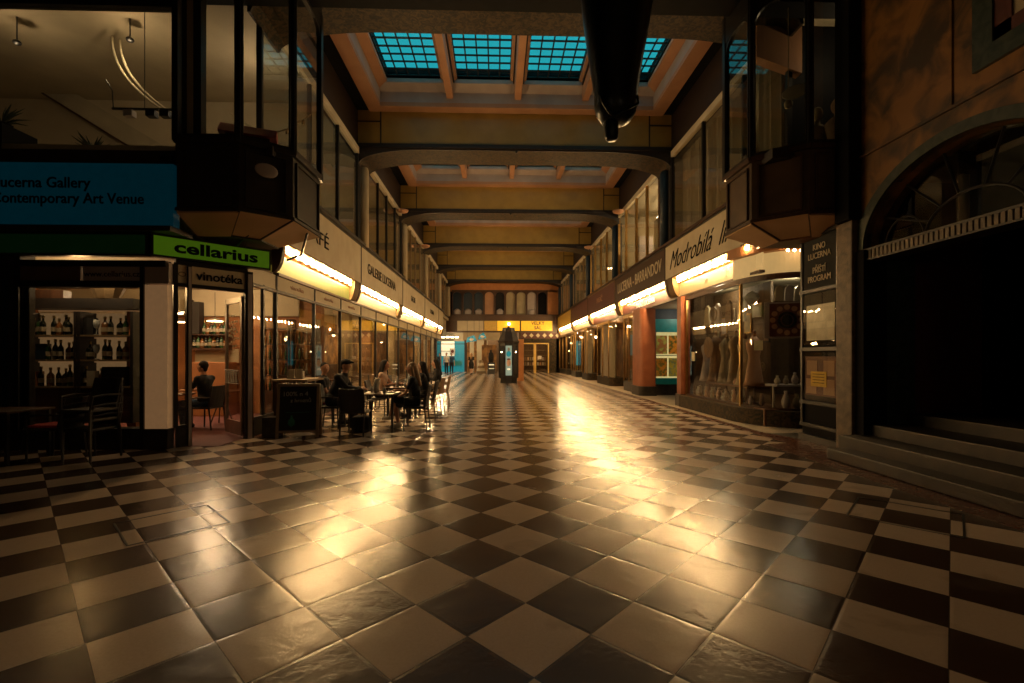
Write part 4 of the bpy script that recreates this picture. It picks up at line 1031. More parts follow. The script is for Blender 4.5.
# stacked chairs and table at the wine shop window
for k in range(3):
    o = chair('black', (aX(143,7.35)-.05*0, 7.30, .0+.14*k), R(172), ['lowest','middle','topmost'][k]+' black chair of the stack before the cream pier'); o.location.x = -5.95+.02*k; o.location.y = 7.05-.03*k
simple_t = table((-7.15, 6.95, 0), 'dark bistro table in the shade before the wine shop window', w=.9, d=.7)
chair('black', (-7.9, 7.05, 0), R(-80), 'black chair left of the shaded bistro table')
chair('black', (-6.5, 7.1, 0), R(95), 'black chair right of the shaded bistro table with a red cushion')
simple('seat_cushion', MB().box(-.2,.2,-.2,.2,0,.04), 'red_cushion', (-6.53,7.1,.475), 'dark red cushion on the chair beside the shaded bistro table','cushion', bevel=.015)

# man inside the wine shop
pm = aX(206, 9.9)
table((pm-.65, 9.9, 0), 'round table inside the wine shop before the seated man', round_=True, m='wood')
chair('black', (pm+.02, 9.9, 0), R(85), 'black chair under the seated man inside the wine shop')
person('man in black T-shirt and jeans sitting inside the wine shop', (pm, 9.9, 0), R(85), lean=.05, bottom='cloth_jeans', sleeves='short', scale=1.0)
glass_on(pm-.62, 9.85, .742, 'wine glass on the round table inside the wine shop', h=.18)
b = MB()
for s in (-1,1): 
    b.tube([(s*.16,-.16,0),(s*.03,.0,.62)],.014,6); b.tube([(s*.16,.16,0),(s*.03,.0,.62)],.014,6)
b.lathe([(.16,.6),(.17,.62),(.16,.65)],n=14); simple('bar_stool', b, 'dark_wood', (aX(222,10.6),10.6,0), 'dark wooden stool standing inside behind the open door','stool')

# ------------------------------------------------------------------ oriel builder
def oriel(name, side, P, zb, zt, ztop, m_body, label_items):
    """P: outer plan points (A,B,C,D) in order; built as window structure"""
    root = thing(name, None, None, kind='structure')
    cx = sum(p[0] for p in P)/4; cy = sum(p[1] for p in P)/4
    wallp = [(-5.5,8.9),(-4.2,9.6)] if side < 0 else [(6.1,8.9),(6.3,7.5)]
    poly = list(P)
    anchor = ((-5.2,9.0) if side < 0 else (6.0,8.7))
    def ins(p, f): return (p[0]+(anchor[0]-p[0])*f, p[1]+(anchor[1]-p[1])*f)
    full = poly+[(anchor[0]+(.9 if side<0 else .0), anchor[1]+.3), (anchor[0]-(.3 if side<0 else 0), anchor[1])] if side<0 else poly+[(6.1,7.5),(6.1,8.8)]
    b = MB(); b.prism(full, zb, zt, 'z'); b.build('apron_wall', m_body, root)
    # raised panel frames on each face
    for p, q in zip(poly, poly[1:]):
        p, q = Vector((*p,0)), Vector((*q,0)); d = q-p; L = d.length; a = math.atan2(d.y, d.x)
        M = Matrix.Translation(p) @ Matrix.Rotation(a,4,'Z')
        out = -1 if (M.to_3x3() @ Vector((0,-1,0))).dot(Vector((cx,cy,0))-Vector((*anchor,0))) > 0 else 1
        f = MB()
        y0, y1 = (0, .035) if out > 0 else (-.035, 0)
        mgn = min(.12, L*.22)
        for (u0,u1,v0,v1) in ((mgn-.03,mgn,zb+.1,zt-.12),(L-mgn,L-mgn+.03,zb+.1,zt-.12),(mgn-.03,L-mgn+.03,zb+.07,zb+.1),(mgn-.03,L-mgn+.03,zt-.12,zt-.09)):
            f.box(u0,u1,y0,y1,v0,v1,M)
        f.build('panel_moulding', 'black_wood' if side<0 else 'dark_wood', root)
        f = MB(); y0, y1 = (-.02,.06) if out > 0 else (-.06,.02)
        f.box(-.02,L+.02,y0,y1,zt-.03,zt+.05,M); f.box(-.01,L+.01,y0*.5,y1*.5,zb,zb+.05,M); f.build('sill_moulding', 'black_wood' if side<0 else 'dark_wood', root)
        # window: posts, arched head, glass
        g = MB(); g.box(.03,L-.03,-.006,.006,zt+.05,ztop,M); g.build('glass','pane' if side<0 else 'pane_dark',root)
        f = MB(); f.box(-.045,.045,-.05,.05,zt,ztop,M); f.box(L-.045,L+.045,-.05,.05,zt,ztop,M); f.box(0,L,-.05,.05,zt+.05,zt+.1,M); f.build('mullion','black_metal',root)
        r_ = min(.30, L/2-.05); zs = ztop-(.25 if side<0 else .5)
        for s in (0,1):
            pts = []
            x_c = .045 if s == 0 else L-.045; sg_ = 1 if s == 0 else -1
            for k in range(7):
                t = k/6*PI/2; pts.append((x_c+sg_*r_*(1-math.cos(t)), zs-r_+r_*math.sin(t)))
            pts += [(x_c+sg_*r_, zs+.6), (x_c, zs+.6)]
            f = MB(); f.prism(pts, -.03, .03, 'y', M); f.build('arch_spandrel','black_metal',root)
        f = MB(); f.box(0,L,-.04,.04,zs,10.2,M); f.build('head_wall','black_metal',root)
    # tapering soffit
    z2 = zb-.20
    inn = [ins(p,.42) for p in poly]
    b = MB()
    outr = [Vector((*p, zb)) for p in poly]; inr = [Vector((*p, z2)) for p in inn]
    for i in range(3): b.quad(outr[i], outr[i+1], inr[i+1], inr[i])
    s_ = b.build('soffit','soffit_tan',root)
    md = s_.modifiers.new('thickness','SOLIDIFY'); md.thickness = .03; md.offset = 1
    for p in poly[1:3]:
        i = poly.index(p); f = MB(); f.tube([outr[i], inr[i]], .02, 6); f.build('soffit_rib','dark_wood',root)
    b = MB(); b.prism([ins(p,.42) for p in poly]+[anchor], z2-.03, z2+.03, 'z'); b.build('underside','black_wood' if side<0 else 'wood',root)
    return root
PL = [(-4.98,7.42),(-4.02,7.40),(-3.40,7.88),(-3.38,9.0)]
oriel('window_20', -1, PL, 3.76, 4.84, 8.0, 'black_wood', None)
PR = [(4.33,8.75),(4.33,7.86),(4.97,7.32),(5.60,7.28)]
oriel('window_21', 1, PR, 3.78, 4.84, 7.9, 'oriel_wood', None)
b = MB(); b.ell((0,0,0), .17,.02,.115, 20, 10); simple('oval_plaque', b, 'grey_paint', (aX(269,7.62),7.54,aZ(172,-3.75,7.6)), 'pale worn oval plaque on the dark left oriel','plaque', rz=R(38), smooth=True)
# hanging bracket beneath left oriel
b = MB(); b.tube([(-3.45,8.6,3.75),(-3.85,9.3,3.5),(-4.25,9.6,3.45)],.02,6); b.tube([(-3.9,7.9,3.76),(-4.6,8.4,3.45)],.02,6)
tag(b.build('support_bracket','black_metal'),'thin dark metal strut under the left oriel','bracket')
# things inside the left oriel
md_ = thing('model_house','small model house with dark red roof in the left oriel window','model',(-4.15,7.95,4.9),R(20))
b = MB(); b.box(-.32,.32,-.15,.15,0,.25); b.build('house_wall','black_wood',md_)
b = MB(); b.prism([(-.24,.22),(.24,.22),(.0,.44)],-.42,.42,'x'); b.build('roof','plastic_red',md_)
simple('flower_box', MB().box(-.22,.22,-.1,.1,0,.16),'black_paint',(-4.75,7.75,4.9),'black planter left of the model house in the oriel','planter', bevel=.02)
b = MB(); b.box(-4.9,-3.6,7.6,9.2,4.72,4.88); struct(nexttrim(), b, 'black_wood')
b = MB()
pts = [(-5.0+1.5*t, 8.9, 6.05-.35*math.sin(PI*t)) for t in [k/10 for k in range(11)]]
b.tube(pts,.012,5)
for p in pts[1:-1:2]: b.ell((p[0],p[1],p[2]-.05),.03,.03,.05)
tag(b.build('string_of_lights','plaster'),'sagging string of small bulbs inside the left oriel','lights')
# things inside the right oriel
rl = thing('pendant_lamp','dark room pendant lamp hanging in the right oriel','lamp',(5.25,8.3,6.0))
b = MB(); b.tube([(0,0,.1),(0,0,1.9)],.008,5); b.build('cord','plaster',rl); b = MB(); b.lathe([(.03,.18),(.07,.08),(.06,0),(.0,-.03)],n=12); b.build('lamp_shade','plaster_dim',rl,smooth=True)
def bust(loc, label, m, s=1.0):
    root = thing('mannequin', label, 'mannequin', loc); root.scale = (s,)*3
    b = MB(); b.lathe([(.12,0),(.13,.15),(.19,.38),(.20,.48),(.12,.56),(.055,.6),(.05,.66)], n=14, sy=.65); b.build('torso', m, root, smooth=True)
    b = MB(); b.ell((0,0,.77),.085,.10,.12); b.build('head', m, root, smooth=True)
    return root
bust((5.5,7.9,4.9),'pale dressed bust at the left pane of the right oriel','plaster_dim'); bust((5.75,7.75,4.9),'pale figure at the right pane of the right oriel','cloth_cream',1.1)
b = MB(); b.ell((0,0,0),.2,.02,.12,20,10); simple('oval_sign', b,'ceramic',(5.0,7.72,5.95),'pale oval sign hung in the right oriel window','sign', rz=R(-40))
b = MB(); b.box(4.45,6.0,7.45,8.9,4.72,4.88); struct(nexttrim(), b, 'black_wood')
b = MB(); b.prism([(5.0,7.3),(5.9,7.0),(5.9,7.9),(5.0,7.9)],8.9,9.1,'y'); struct(nexttrim(), b, 'tan_paint')

# ------------------------------------------------------------------ right side: cinema entrance wall
XR = 5.55
# marble wall with arch: built as prism in (y,z) plane
yc, ya, za, zsp = 5.5, 1.42, 1.05, 3.12
def arcpts(a, h, n=28, rev=False):
    p = [(yc+a*math.cos(PI*k/n), zsp+h*math.sin(PI*k/n)) for k in range(n+1)]
    return p[::-1] if rev else p
b = MB()
out = [(-6,0),(yc-ya,0)]+arcpts(ya,za,rev=True)+[(yc+ya,0),(7.02,0),(7.02,10.2),(-6,10.2)]
b.prism(out, XR, XR+.35, 'x'); struct('wall_right', b, 'marble_orange')
b = MB()
ring = arcpts(ya+.16,za+.14)+arcpts(ya,za,rev=True)
b.prism(ring, XR-.03, XR+.1, 'x'); struct(nexttrim(), b, 'marble_teal')
# string course and vertical joints, window upper right
b = MB(); b.box(XR-.035, XR+.02, -6, 7.02, 4.52, 4.56); b.box(XR-.012, XR+.02, 6.92,6.95,4.56,10); b.box(XR-.02,XR+.02,5.54,5.57,4.56,10); struct(nexttrim(), b, 'marble_orange')
fw = thing('window_22', None, None, kind='structure')
ya0, yb0 = 3.6, aY(985, XR); zl0 = 5.0
b = MB(); 
for (u0,u1,v0,v1) in ((ya0,yb0+.1,zl0-.22,zl0),(yb0-.12,yb0+.1,zl0,8)): b.box(XR-.05,XR+.02,u0,u1,v0,v1)
b.build('stone_surround','marble_teal',fw)
b = MB()
for (u0,u1,v0,v1) in ((ya0,yb0-.12,zl0,zl0+.16),(yb0-.30,yb0-.12,zl0,8)): b.box(XR-.03,XR+.02,u0,u1,v0,v1)
b.build('frame','maroon',fw)
b = MB(); b.box(XR-.01,XR+.02,ya0,yb0-.3,zl0+.16,8); b.build('blind','plaster',fw)
# door lintel with dentils, fanlight
yl0, yl1 = yc-ya, yc+ya
dr = thing('door_2', None, None, kind='structure')
b = MB(); b.box(XR-.02,XR+.3,yl0,yl1,2.94,2.965); b.box(XR-.02,XR+.3,yl0,yl1,3.09,3.12); b.build('lintel','black_wood',dr)
b = MB()
n = 40
for k in range(n):
    y = yl0+(yl1-yl0)*(k+.5)/n; b.box(XR-.01,XR+.25,y-.023,y+.023,2.965,3.09)
b.build('dentils','stone_jamb',dr)
fp = MB(); fp.prism(arcpts(ya-.02,za-.02,20),XR+.20,XR+.212,'x'); fp.build('glass','pane_dark',dr)
f = MB()
for a_ in (25,50,75,105,130,155):
    t = R(a_); f.tube([(XR+.2, yc+.62*math.cos(t), zsp+.42*math.sin(t)),(XR+.2, yc+(ya-.02)*math.cos(t), zsp+(za-.02)*math.sin(t))],.016,6)
f.tube([(XR+.2, yc+.62*math.cos(t), zsp+.42*math.sin(t)) for t in [k/14*PI for k in range(15)]],.018,6)
for c_ in (-1,1): f.tube([(XR+.2, yc+c_*.95+.32*math.cos(t), zsp+.36*math.sin(t)) for t in [k/10*PI for k in range(11)]],.014,6)
f.build('tracery','black_metal',dr)
# door reveal and foyer
b = MB(); b.box(XR+.35, 6.35, 6.93, 7.3, 0, 3.3); struct(nexttrim(), b, 'marble_teal')
b = MB(); b.box(6.35, 7.4, 6.93, 7.3, 0, 3.3); struct(nexttrim(), b, 'maroon')
b = MB(); b.box(7.4,12,6.93,7.3,0,6); b.box(11,11.2,-6,7,0,6); b.box(XR+.35,12,-6,7.3,5.0,5.2); b.box(6.0,11,1.6,1.99,0,5); struct('wall_foyer', b, 'black_paint')
# steps
SX = [4.84,5.14,5.6,6.2,11]
for k, (x, z) in enumerate(((4.84,.16),(5.14,.32),(5.6,.48),(6.2,.64))):
    b = MB()
    r_ = .02
    y1 = 6.75 if k == 0 else 6.92
    b.box(x, SX[k+1]+.0, 2.0 if k else -1.0, y1, .003, z)
    tag(b.build('stone_step','step_stone', bevel=.015), '%s stone step up to the dark arched entrance' % ['lowest','second','third','topmost'][k], 'step', 'steps of the arched entrance')
# stone jamb and black pilaster
b = MB(); b.box(XR-.12, XR+.3, 7.02, 7.36, .0, 3.6); struct(nexttrim(), b, 'stone_jamb', bevel=.02)
b = MB(); b.box(XR-.06, XR+.3, 6.86, 7.02, .3, 3.1); struct(nexttrim(), b, 'black_paint')
b = MB(); b.box(XR-.2, 6.3, 6.98, 7.27, 3.6, 10); struct(nexttrim(), b, 'black_paint')
# display case pier
cs = thing('display_case', 'tall black cinema display case with pale lettering beside the stone jamb', 'display case', (XR, 7.88, 0))
yh = .48
b = MB(); b.box(0,.35,-yh,yh,0,3.65); b.build('case_body','black_paint',cs)
z1 = [.18,.28,.62,.85,1.62,1.74,2.62,2.72,3.55]
b = MB()
for z in (.30,.70,1.64,2.66,3.62): b.box(-.06,.02,-yh,yh,z-.04,z+.02)
for y in (-yh,yh-.05): b.box(-.04,.02,y,y+.05,.3,3.65)
b.box(-.08,.02,-yh,yh,0,.12)
b.build('case_frame','black_metal',cs)
b = MB(); b.box(-.02,-.005,-yh+.06,yh-.06,2.7,3.58); b.build('title_panel','chalkboard',cs)
text_mesh('lettering','KINO\nLUCERNA',.15,'cream',cs,(-.03,0,3.32),FACE_R,width=.56)
text_mesh('lettering','PŘÍŠTÍ\nPROGRAM',.15,'cream',cs,(-.03,0,2.92),FACE_R,width=.56)
b = MB(); b.box(-.03,-.02,-yh+.06,yh-.06,1.7,2.6); b.build('case_glass','pane',cs)
b = MB(); b.box(-.03,-.02,-yh+.06,yh-.06,.74,1.58); b.build('case_glass','pane',cs)
b = MB(); b.box(-.012,-.003,-.35,.35,1.78,2.4); b.build('film_poster','ceramic',cs)
b = MB(); b.box(-.012,-.003,-.38,.38,.82,1.5); b.build('film_poster','maroon_box',cs)
for (y,z) in ((-.22,1.3),(.2,1.3),(-.22,.98),(.22,.98)):
    b = MB(); b.box(-.016,-.010,y-.13,y+.13,z-.13,z+.13); b.build('film_still','tan_paint',cs)
b = MB(); b.box(-.024,-.017,-.17,.22,.98,1.24); b.build('notice','yellow_paper',cs)
for q in range(4):
    b = MB(); b.box(-.026,-.0235,-.12,.17,1.19-.05*q,1.20-.05*q); b.build('notice_line','black_paint',cs)

# ------------------------------------------------------------------ right corner shop (curved window)
# plan: along X=5.62 from Y=14.0 to 10.6, curve to (6.45, 9.7)
def plan(off=0.0):
    pts = [(5.66-off, 13.9), (5.66-off, 10.9)]
    for k in range(1, 19):
        t = k/18*PI/2; pts.append((5.66-off+(.85+off)*(1-math.cos(t))*1.0, 10.9-(1.15+off)*math.sin(t)))
    pts.append((7.3, 9.75-off)); return pts
def extrude_path(mb, pts, z0, z1, th):
    L = [Vector((*p,0)) for p in pts]; rs = []
    for i, p in enumerate(L):
        d = (L[min(i+1,len(L)-1)]-L[max(i-1,0)]).normalized(); nrm = Vector((-d.y, d.x, 0))
        rs.append([p+Vector((0,0,z0)), p+nrm*th+Vector((0,0,z0)), p+nrm*th+Vector((0,0,z1)), p+Vector((0,0,z1))])
    mb.rings(rs)
shop = thing('window_23', None, None, kind='structure')
b = MB(); extrude_path(b, plan(.06), 0, .34, -.16); b.build('plinth','marble_brown',shop)
b = MB(); extrude_path(b, plan(0), .34, 3.2, .012); b.build('glass','pane',shop)
b = MB(); extrude_path(b, plan(.03), 3.18, 3.30, .08); extrude_path(b, plan(.02), .34, .39, .06); b.build('frame','dark_wood',shop)
b = MB()
for (x,y) in ((5.66,13.85),(5.67,10.75),(7.25,9.75)): b.box(x-.03,x+.03,y-.03,y+.03,.34,3.2)
b.build('mullion','brass',shop)
b = MB(); extrude_path(b, plan(.10)[1:], 3.30, 3.75, .05); b.build('lit_transom','lightbox_cream',shop)
b = MB(); extrude_path(b, plan(.22)[1:], 3.98, 5.0, .05); b.build('corner_fascia','cream',shop)
b = MB(); b.prism(plan(.24)[1:]+plan(-.06)[1:][::-1], 3.76, 3.98, 'z'); b.build('corner_soffit','orange_paint',shop)
text_mesh('lettering','linie',.2,'tan_paint',shop,(6.75,9.60,3.5),FACE_Y,shear=.4)
text_mesh('lettering','M',.2,'tan_paint',shop,(5.54,12.3,3.5),FACE_R,shear=.4); text_mesh('lettering','L',.2,'tan_paint',shop,(5.54,11.2,3.5),FACE_R,shear=.4)
for k in range(9):
    x = 6.0+k*.14; b = MB(); b.ell((0,0,0),.03,.03,.03,8,5); bo = b.build('bulb','bulb_small',shop,smooth=True); bo.location=(x,9.50,3.70)
# wall above/beside
b = MB(); b.box(5.8,9.6,9.3,9.4,5,8.2) ; b.box(7.3,9.6,9.7,9.9,0,5); b.box(5.95,9.6,8.5,8.6,0,5); b.box(5.92,6.0,7.4,8.6,3.6,5); struct('wall_right_corner', b, 'black_paint')
b = MB(); b.box(9.0,9.2,9.7,14,0,3.4); b.box(5.8,9.2,13.95,14.1,0,3.4); struct('wall_shop_right', b, 'brown_room')
b = MB(); b.prism(plan(-.08)[:-1]+[(9.2,9.85),(9.2,14.1),(5.8,14.1)],3.35,3.5,'z'); struct('ceiling_shop', b, 'plaster_dim')
b = MB(); b.box(5.74,8.8,9.9,13.9,.0,.36); struct(nexttrim(), b, 'wood')
lightpt(6.05,12.6,3.2,5,(1,.85,.55)); lightpt(6.9,10.7,3.2,6,(1,.88,.6))
# terracotta pillars
b = MB(); b.box(5.52,5.92,13.95,14.25,.36,3.32); struct(nexttrim(), b, 'terracotta')
b = MB(); b.box(5.48,5.94,13.92,14.3,0,.36); struct(nexttrim(), b, 'marble_dark')
def stadium(x0,x1,y0,y1,r,n=6):
    pts=[]
    for (cx_,cy_,a0) in ((x0+r,y0+r,PI),(x1,y0,None),(x1,y1,None),(x0+r,y1-r,PI/2)):
        if a0 is None: pts.append((cx_,cy_)); continue
        for k in range(n+1):
            t = a0+(PI/2)*k/n; pts.append((cx_+r*math.cos(t), cy_+r*math.sin(t)))
    return pts
b = MB(); b.prism(stadium(5.45,6.02,17.7,18.9,.18),.36,3.34,'z'); struct(nexttrim(), b, 'terracotta')
b = MB(); b.prism(stadium(5.41,6.06,17.66,18.94,.2),0,.36,'z'); struct(nexttrim(), b, 'marble_dark')
# alcove
b = MB(); b.box(6.0,9.5,18.2,18.4,0,3.5); b.box(9.4,9.5,14,18.3,0,3.5); struct('wall_alcove', b, 'blue_dark')
b = MB(); b.box(5.75,9.5,14.0,18.4,3.36,3.5); struct('ceiling_alcove', b, 'plaster')
b = MB(); b.box(6.0,8.4,17.98,18.2,0,.5); struct(nexttrim(), b, 'marble_dark')
sc = thing('showcase', 'lit glass showcase of film pictures in the alcove between terracotta pillars', 'showcase', (6.05, 17.95, 0))
b = MB(); b.box(0,2.2,0,.25,.42,.66); b.box(0,2.2,0,.25,2.45,2.95); b.box(0,.07,0,.25,.5,2.6); b.build('case_body','tealwall',sc)
b = MB(); b.box(.07,2.2,.2,.24,.66,2.45); b.build('lit_back','poster_lit',sc)
pc = []
for q,(a_,b_) in enumerate((((.8,.30,.03),(.05,.10,.02)),((.55,.50,.10),(.5,.08,.02)),((.5,.55,.40),(.03,.04,.03)),((.6,.45,.05),(.25,.3,.25)))):
    mat('film_picture_%d' % q, a_, .4, c2=b_, scale=7+q, lo=.42, hi=.58, emit=a_, es=.05); pc.append('film_picture_%d' % q)
k = 0
for zz in (.72, 1.6):
    for xx in (.12,.64,1.16,1.68):
        b = MB(); b.box(xx,xx+.46,.17,.19,zz,zz+.72); s_=b.build('picture',pc[(k*3+(k>3))%4],sc); k += 1
b = MB()
for x in (.07,1.12,2.17): b.box(x-.015,x+.015,-.01,.02,.66,2.45)
b.box(.07,2.2,-.01,.02,1.53,1.56); b.build('glazing_bar','steel',sc)
lightpt(7.2,17.0,3.1,5,(1,.85,.6))

# goods in the curved shop window
rd = random.Random(11)
def vase(loc, m, label, h=.35, r=.1, nm='vase'):
    b = MB(); b.lathe([(r*.5,0),(r*.9,h*.2),(r,h*.42),(r*.6,h*.72),(r*.35,h*.82),(r*.5,h)], n=14)
    return simple(nm, b, m, loc, label, 'vase', smooth=True)
def garment(loc, m, label, h=1.1, rz=0):
    root = thing('dress_form', label, 'mannequin', loc, rz)
    b = MB(); b.lathe([(.26,0),(.22,.1),(.15,h*.45),(.13,h*.58),(.18,h*.75),(.19,h*.86),(.10,h*.94),(.045,h)], n=16, sy=.65); b.build('dress', m, root, smooth=True)
    b = MB(); b.lathe([(.045,h-.02),(.045,h+.06),(.05,h+.1),(.0,h+.13)], n=10); b.build('neck_cap','wood',root,smooth=True)
    b = MB(); b.lathe([(.16,-.42),(.16,-.40),(.02,-.38),(.02,.05)], n=12); b.build('stand','dark_wood',root)
    return root
zf = .36
cols = ['ceramic','frame_wood','grey_paint','wicker_tan','cloth_cream','label_cream','steel','tan_paint']
b = MB(); b.box(6.5,6.56,10.95,13.93,.36,3.3); struct(nexttrim(), b, 'brown_room')
for k,(y,m,h,lb) in enumerate(((13.45,'grey_paint',1.15,'grey dress form at the far end of the curved shop window'),(12.95,'wicker_tan',1.3,'tan dress form behind the round plate in the shop window'),
        (12.35,'label_cream',1.2,'pale dress form between the round plate and the wreath'),(11.85,'frame_wood',1.25,'brown dress form in the middle of the shop window'),
        (11.4,'plaster',1.15,'cream dress form second from the brass mullion'),(11.0,'tan_paint',1.2,'reddish dress form next to the brass window mullion'))):
    garment((6.12,y,zf+.44),m,lb,h)
for k in range(7):
    root = thing('wall_picture','%s-framed picture, %s from the far end on the back of the shop window' % (['dark','brass','pale','dark','brass','pale','dark'][k],ORD[k]),'picture',(6.49,13.6-.42*k,2.05+.3*(k%3)))
    w_,h_ = .13+.03*(k%3), .17+.04*((k+1)%3)
    b = MB(); b.box(-.03,0,-w_,w_,-h_,h_); b.build('picture_frame',['black_wood','brass','ceramic'][k%3],root)
    b = MB(); b.box(-.036,-.03,-w_+.03,w_-.03,-h_+.03,h_-.03); b.build('picture_face',['plaster','grey_paint','wicker_tan','label_cream'][k%4],root)
for k in range(4):
    b = MB(); b.prism([(-.16,0),(.16,0),(.12,.5),(.03,.6),(-.03,.6),(-.12,.5)],-.03,.03,'x'); simple('hanging_garment',b,['plaster','grey_paint','wicker_tan','ceramic'][k],(6.0,13.2-.62*k,2.35),'%s small garment hung high in the shop window, %s from the far end' % (['cream','grey','tan','white'][k],ORD[k]),'garment')
b = MB(); b.lathe([(.0,0),(.27,.01),(.29,.03),(.25,.035),(.0,.02)], n=24, M=Matrix.Rotation(R(-90),4,'Y')); simple('round_plate', b,'wicker_tan',(5.84,12.75,1.75),'large round tan plate standing in the shop window','plate')
b = MB(); b.tube([(0,.19*math.cos(t*PI/10),.19*math.sin(t*PI/10)) for t in range(21)],.02,6); simple('hanging_wreath',b,'frame_wood',(5.86,12.55,2.65),'ring-shaped wreath hanging high in the shop window','wreath')
b = MB(); b.lathe([(.02,.2),(.16,.1),(.2,0),(.1,-.1),(.02,-.14)],n=12); simple('ceiling_lamp',b,'glasses',(6.4,11.6,2.95),'clear glass chandelier glinting under the shop ceiling','lamp')
for k in range(12):
    y = 13.5-.26*k; n_ = k
    m = cols[k%8]
    vase((5.86+.12*(k%3), y, zf), m, '%s %s, %s along the front floor of the shop window' % ({'ceramic':'pale','frame_wood':'brown','grey_paint':'grey','wicker_tan':'tan','cloth_cream':'cream','label_cream':'straw-coloured','steel':'metal','tan_paint':'reddish'}[m], ['figurine','jug'][k%2], ORD[k]), rd.uniform(.18,.38), rd.uniform(.06,.1), ['figurine','jug'][k%2])
st = thing('display_table','low wooden display table in the shop window covered with trinkets','table',(6.1,12.2,zf))
b = MB(); b.box(-.15,.6,-1.2,1.0,.38,.42); b.build('tabletop','wood',st)
for (x,y) in ((-.1,-1.1),(-.1,.9),(.5,-1.1),(.5,.9)):
    b = MB(); b.box(x-.03,x+.03,y-.03,y+.03,0,.38); b.build('leg','wood',st)
for k in range(8):
    vase((6.02+.08*(k%2), 11.15+.26*k, zf+.42), cols[(k*3+1)%8], '%s ornament, %s from the mullion on the low display table' % (['brown','cream','pale','metal','reddish','tan','grey','straw'][k], ORD[k]), rd.uniform(.12,.25), rd.uniform(.04,.07), 'ornament')
for k in range(14):
    y = 13.6-.19*k; m = cols[(k*7+3)%8]
    b = MB(); b.ell((0,0,.06),.055,.055,.07,10,7); b.lathe([(.03,.1),(.05,.16),(.02,.24),(.045,.27),(.0,.31)],n=10)
    simple('doll', b, m, (5.80+.07*(k%2), y, zf+.01), '%s doll-like knick-knack, %s from the far end along the shop glass' % (['tan','grey','cream','pale'][k%4], ORD[k]), 'ornament', smooth=True)
for k in range(7):
    b = MB(); b.tube([(0,.10*math.cos(t*PI/8),.10*math.sin(t*PI/8)) for t in range(17)],.016,6); b.ell((0,0,0),.012,.055,.055,10,6)
    simple('wall_ornament', b, ['brass','ceramic','frame_wood','steel'][k%4], (6.46, 13.5-.38*k, 1.25+.35*(k%2)), '%s round ornament, %s along the back of the shop window' % (['brass','white','brown','metal'][k%4], ORD[k]), 'ornament')
simple('price_notice', MB().box(-.005,.005,-.10,.10,-.13,.13),'paper',(5.64,13.35,1.5),'small pale paper notice stuck on the shop window','notice')
# wall clock-like tile panel in the corner pane
cx_, cy_ = 6.1, 10.05
pn = thing('tile_clock','square dark panel with a ring of twelve round tiles and a black heart','clock',(6.33,10.06,2.3),R(-22))
b = MB(); b.box(-.44,.44,0,.03,-.40,.40); b.build('glass_square','grey_paint',pn)
b = MB(); b.box(-.34,.34,-.02,0,-.36,.36); b.build('dark_panel','maroon_box',pn)
for k in range(12):
    t = k*PI/6; b = MB(); b.lathe([(.058,0),(.058,.012)],n=12,M=Matrix.Translation((.28*math.cos(t)*(1.0),-.02,.28*math.sin(t)))@Matrix.Rotation(R(90),4,'X')); b.build('round_tile','tan_paint',pn)
b = MB(); b.tube([(.16*math.cos(t*PI/8),-.03,.16*math.sin(t*PI/8)) for t in range(17)],.03,6); b.ell((0,-.03,.0),.10,.02,.12,12,8); b.build('centre_motif','black_paint',pn)
simple('white_card', MB().box(-.09,.09,-.005,.005,-.11,.11),'paper',(5.90,10.42,1.75),'small white card in the corner pane beside the tile clock','card', rz=R(-40))
hang = thing('clothes_rail','rail of pale garments hanging above the tile clock','rail',(6.75,10.3,2.75))
b = MB(); b.tube([(-.6,0,.35),(.6,0,.35)],.012,6); b.build('rail','steel',hang)
for k in range(5):
    b = MB(); b.prism([(-.1+0,0),(.1,0),(.08,.28),(.0,.34),(-.08,.28)],-.02,.02,'y',Matrix.Translation((-.45+.22*k,0,0))); b.build('garment',['plaster','grey_paint','ceramic','plaster','tan_paint'][k],hang)
tb = thing('display_table','small pale table with jugs in the corner pane','table',(6.75,10.25,zf))
b = MB(); b.box(-.65,.55,-.2,.25,.48,.52); b.build('tabletop','grey_paint',tb)
for x in (-.6,.5):
    b = MB(); b.box(x-.02,x+.02,-.02,.02,0,.48); b.build('leg','steel',tb)
for k in range(6):
    vase((6.2+.2*k,10.2,zf+.52), cols[(k*5)%8], '%s jug on the pale corner table, %s from the mullion' % (['pale','reddish','grey','cream','tan','metal'][k],ORD[k]), rd.uniform(.15,.3), rd.uniform(.06,.09), 'jug')
lm = thing('table_lamp','table lamp with a cream shade at the right of the corner pane','lamp',(7.15,10.15,zf+.52))
b = MB(); b.lathe([(.09,0),(.06,.1),(.09,.22),(.02,.32)],n=12); b.build('lamp_base','label_cream',lm,smooth=True)
b = MB(); b.lathe([(.2,.3),(.12,.55)],n=16); b.build('lamp_shade','cream',lm)
for k in range(4):
    vase((6.3+.25*k,10.05,zf), cols[(k*3+2)%8], '%s pot on the floor of the corner pane, %s from the mullion' % (['tall grey','pale','cream','brown'][k],ORD[k]), rd.uniform(.25,.4), .09, 'pot')

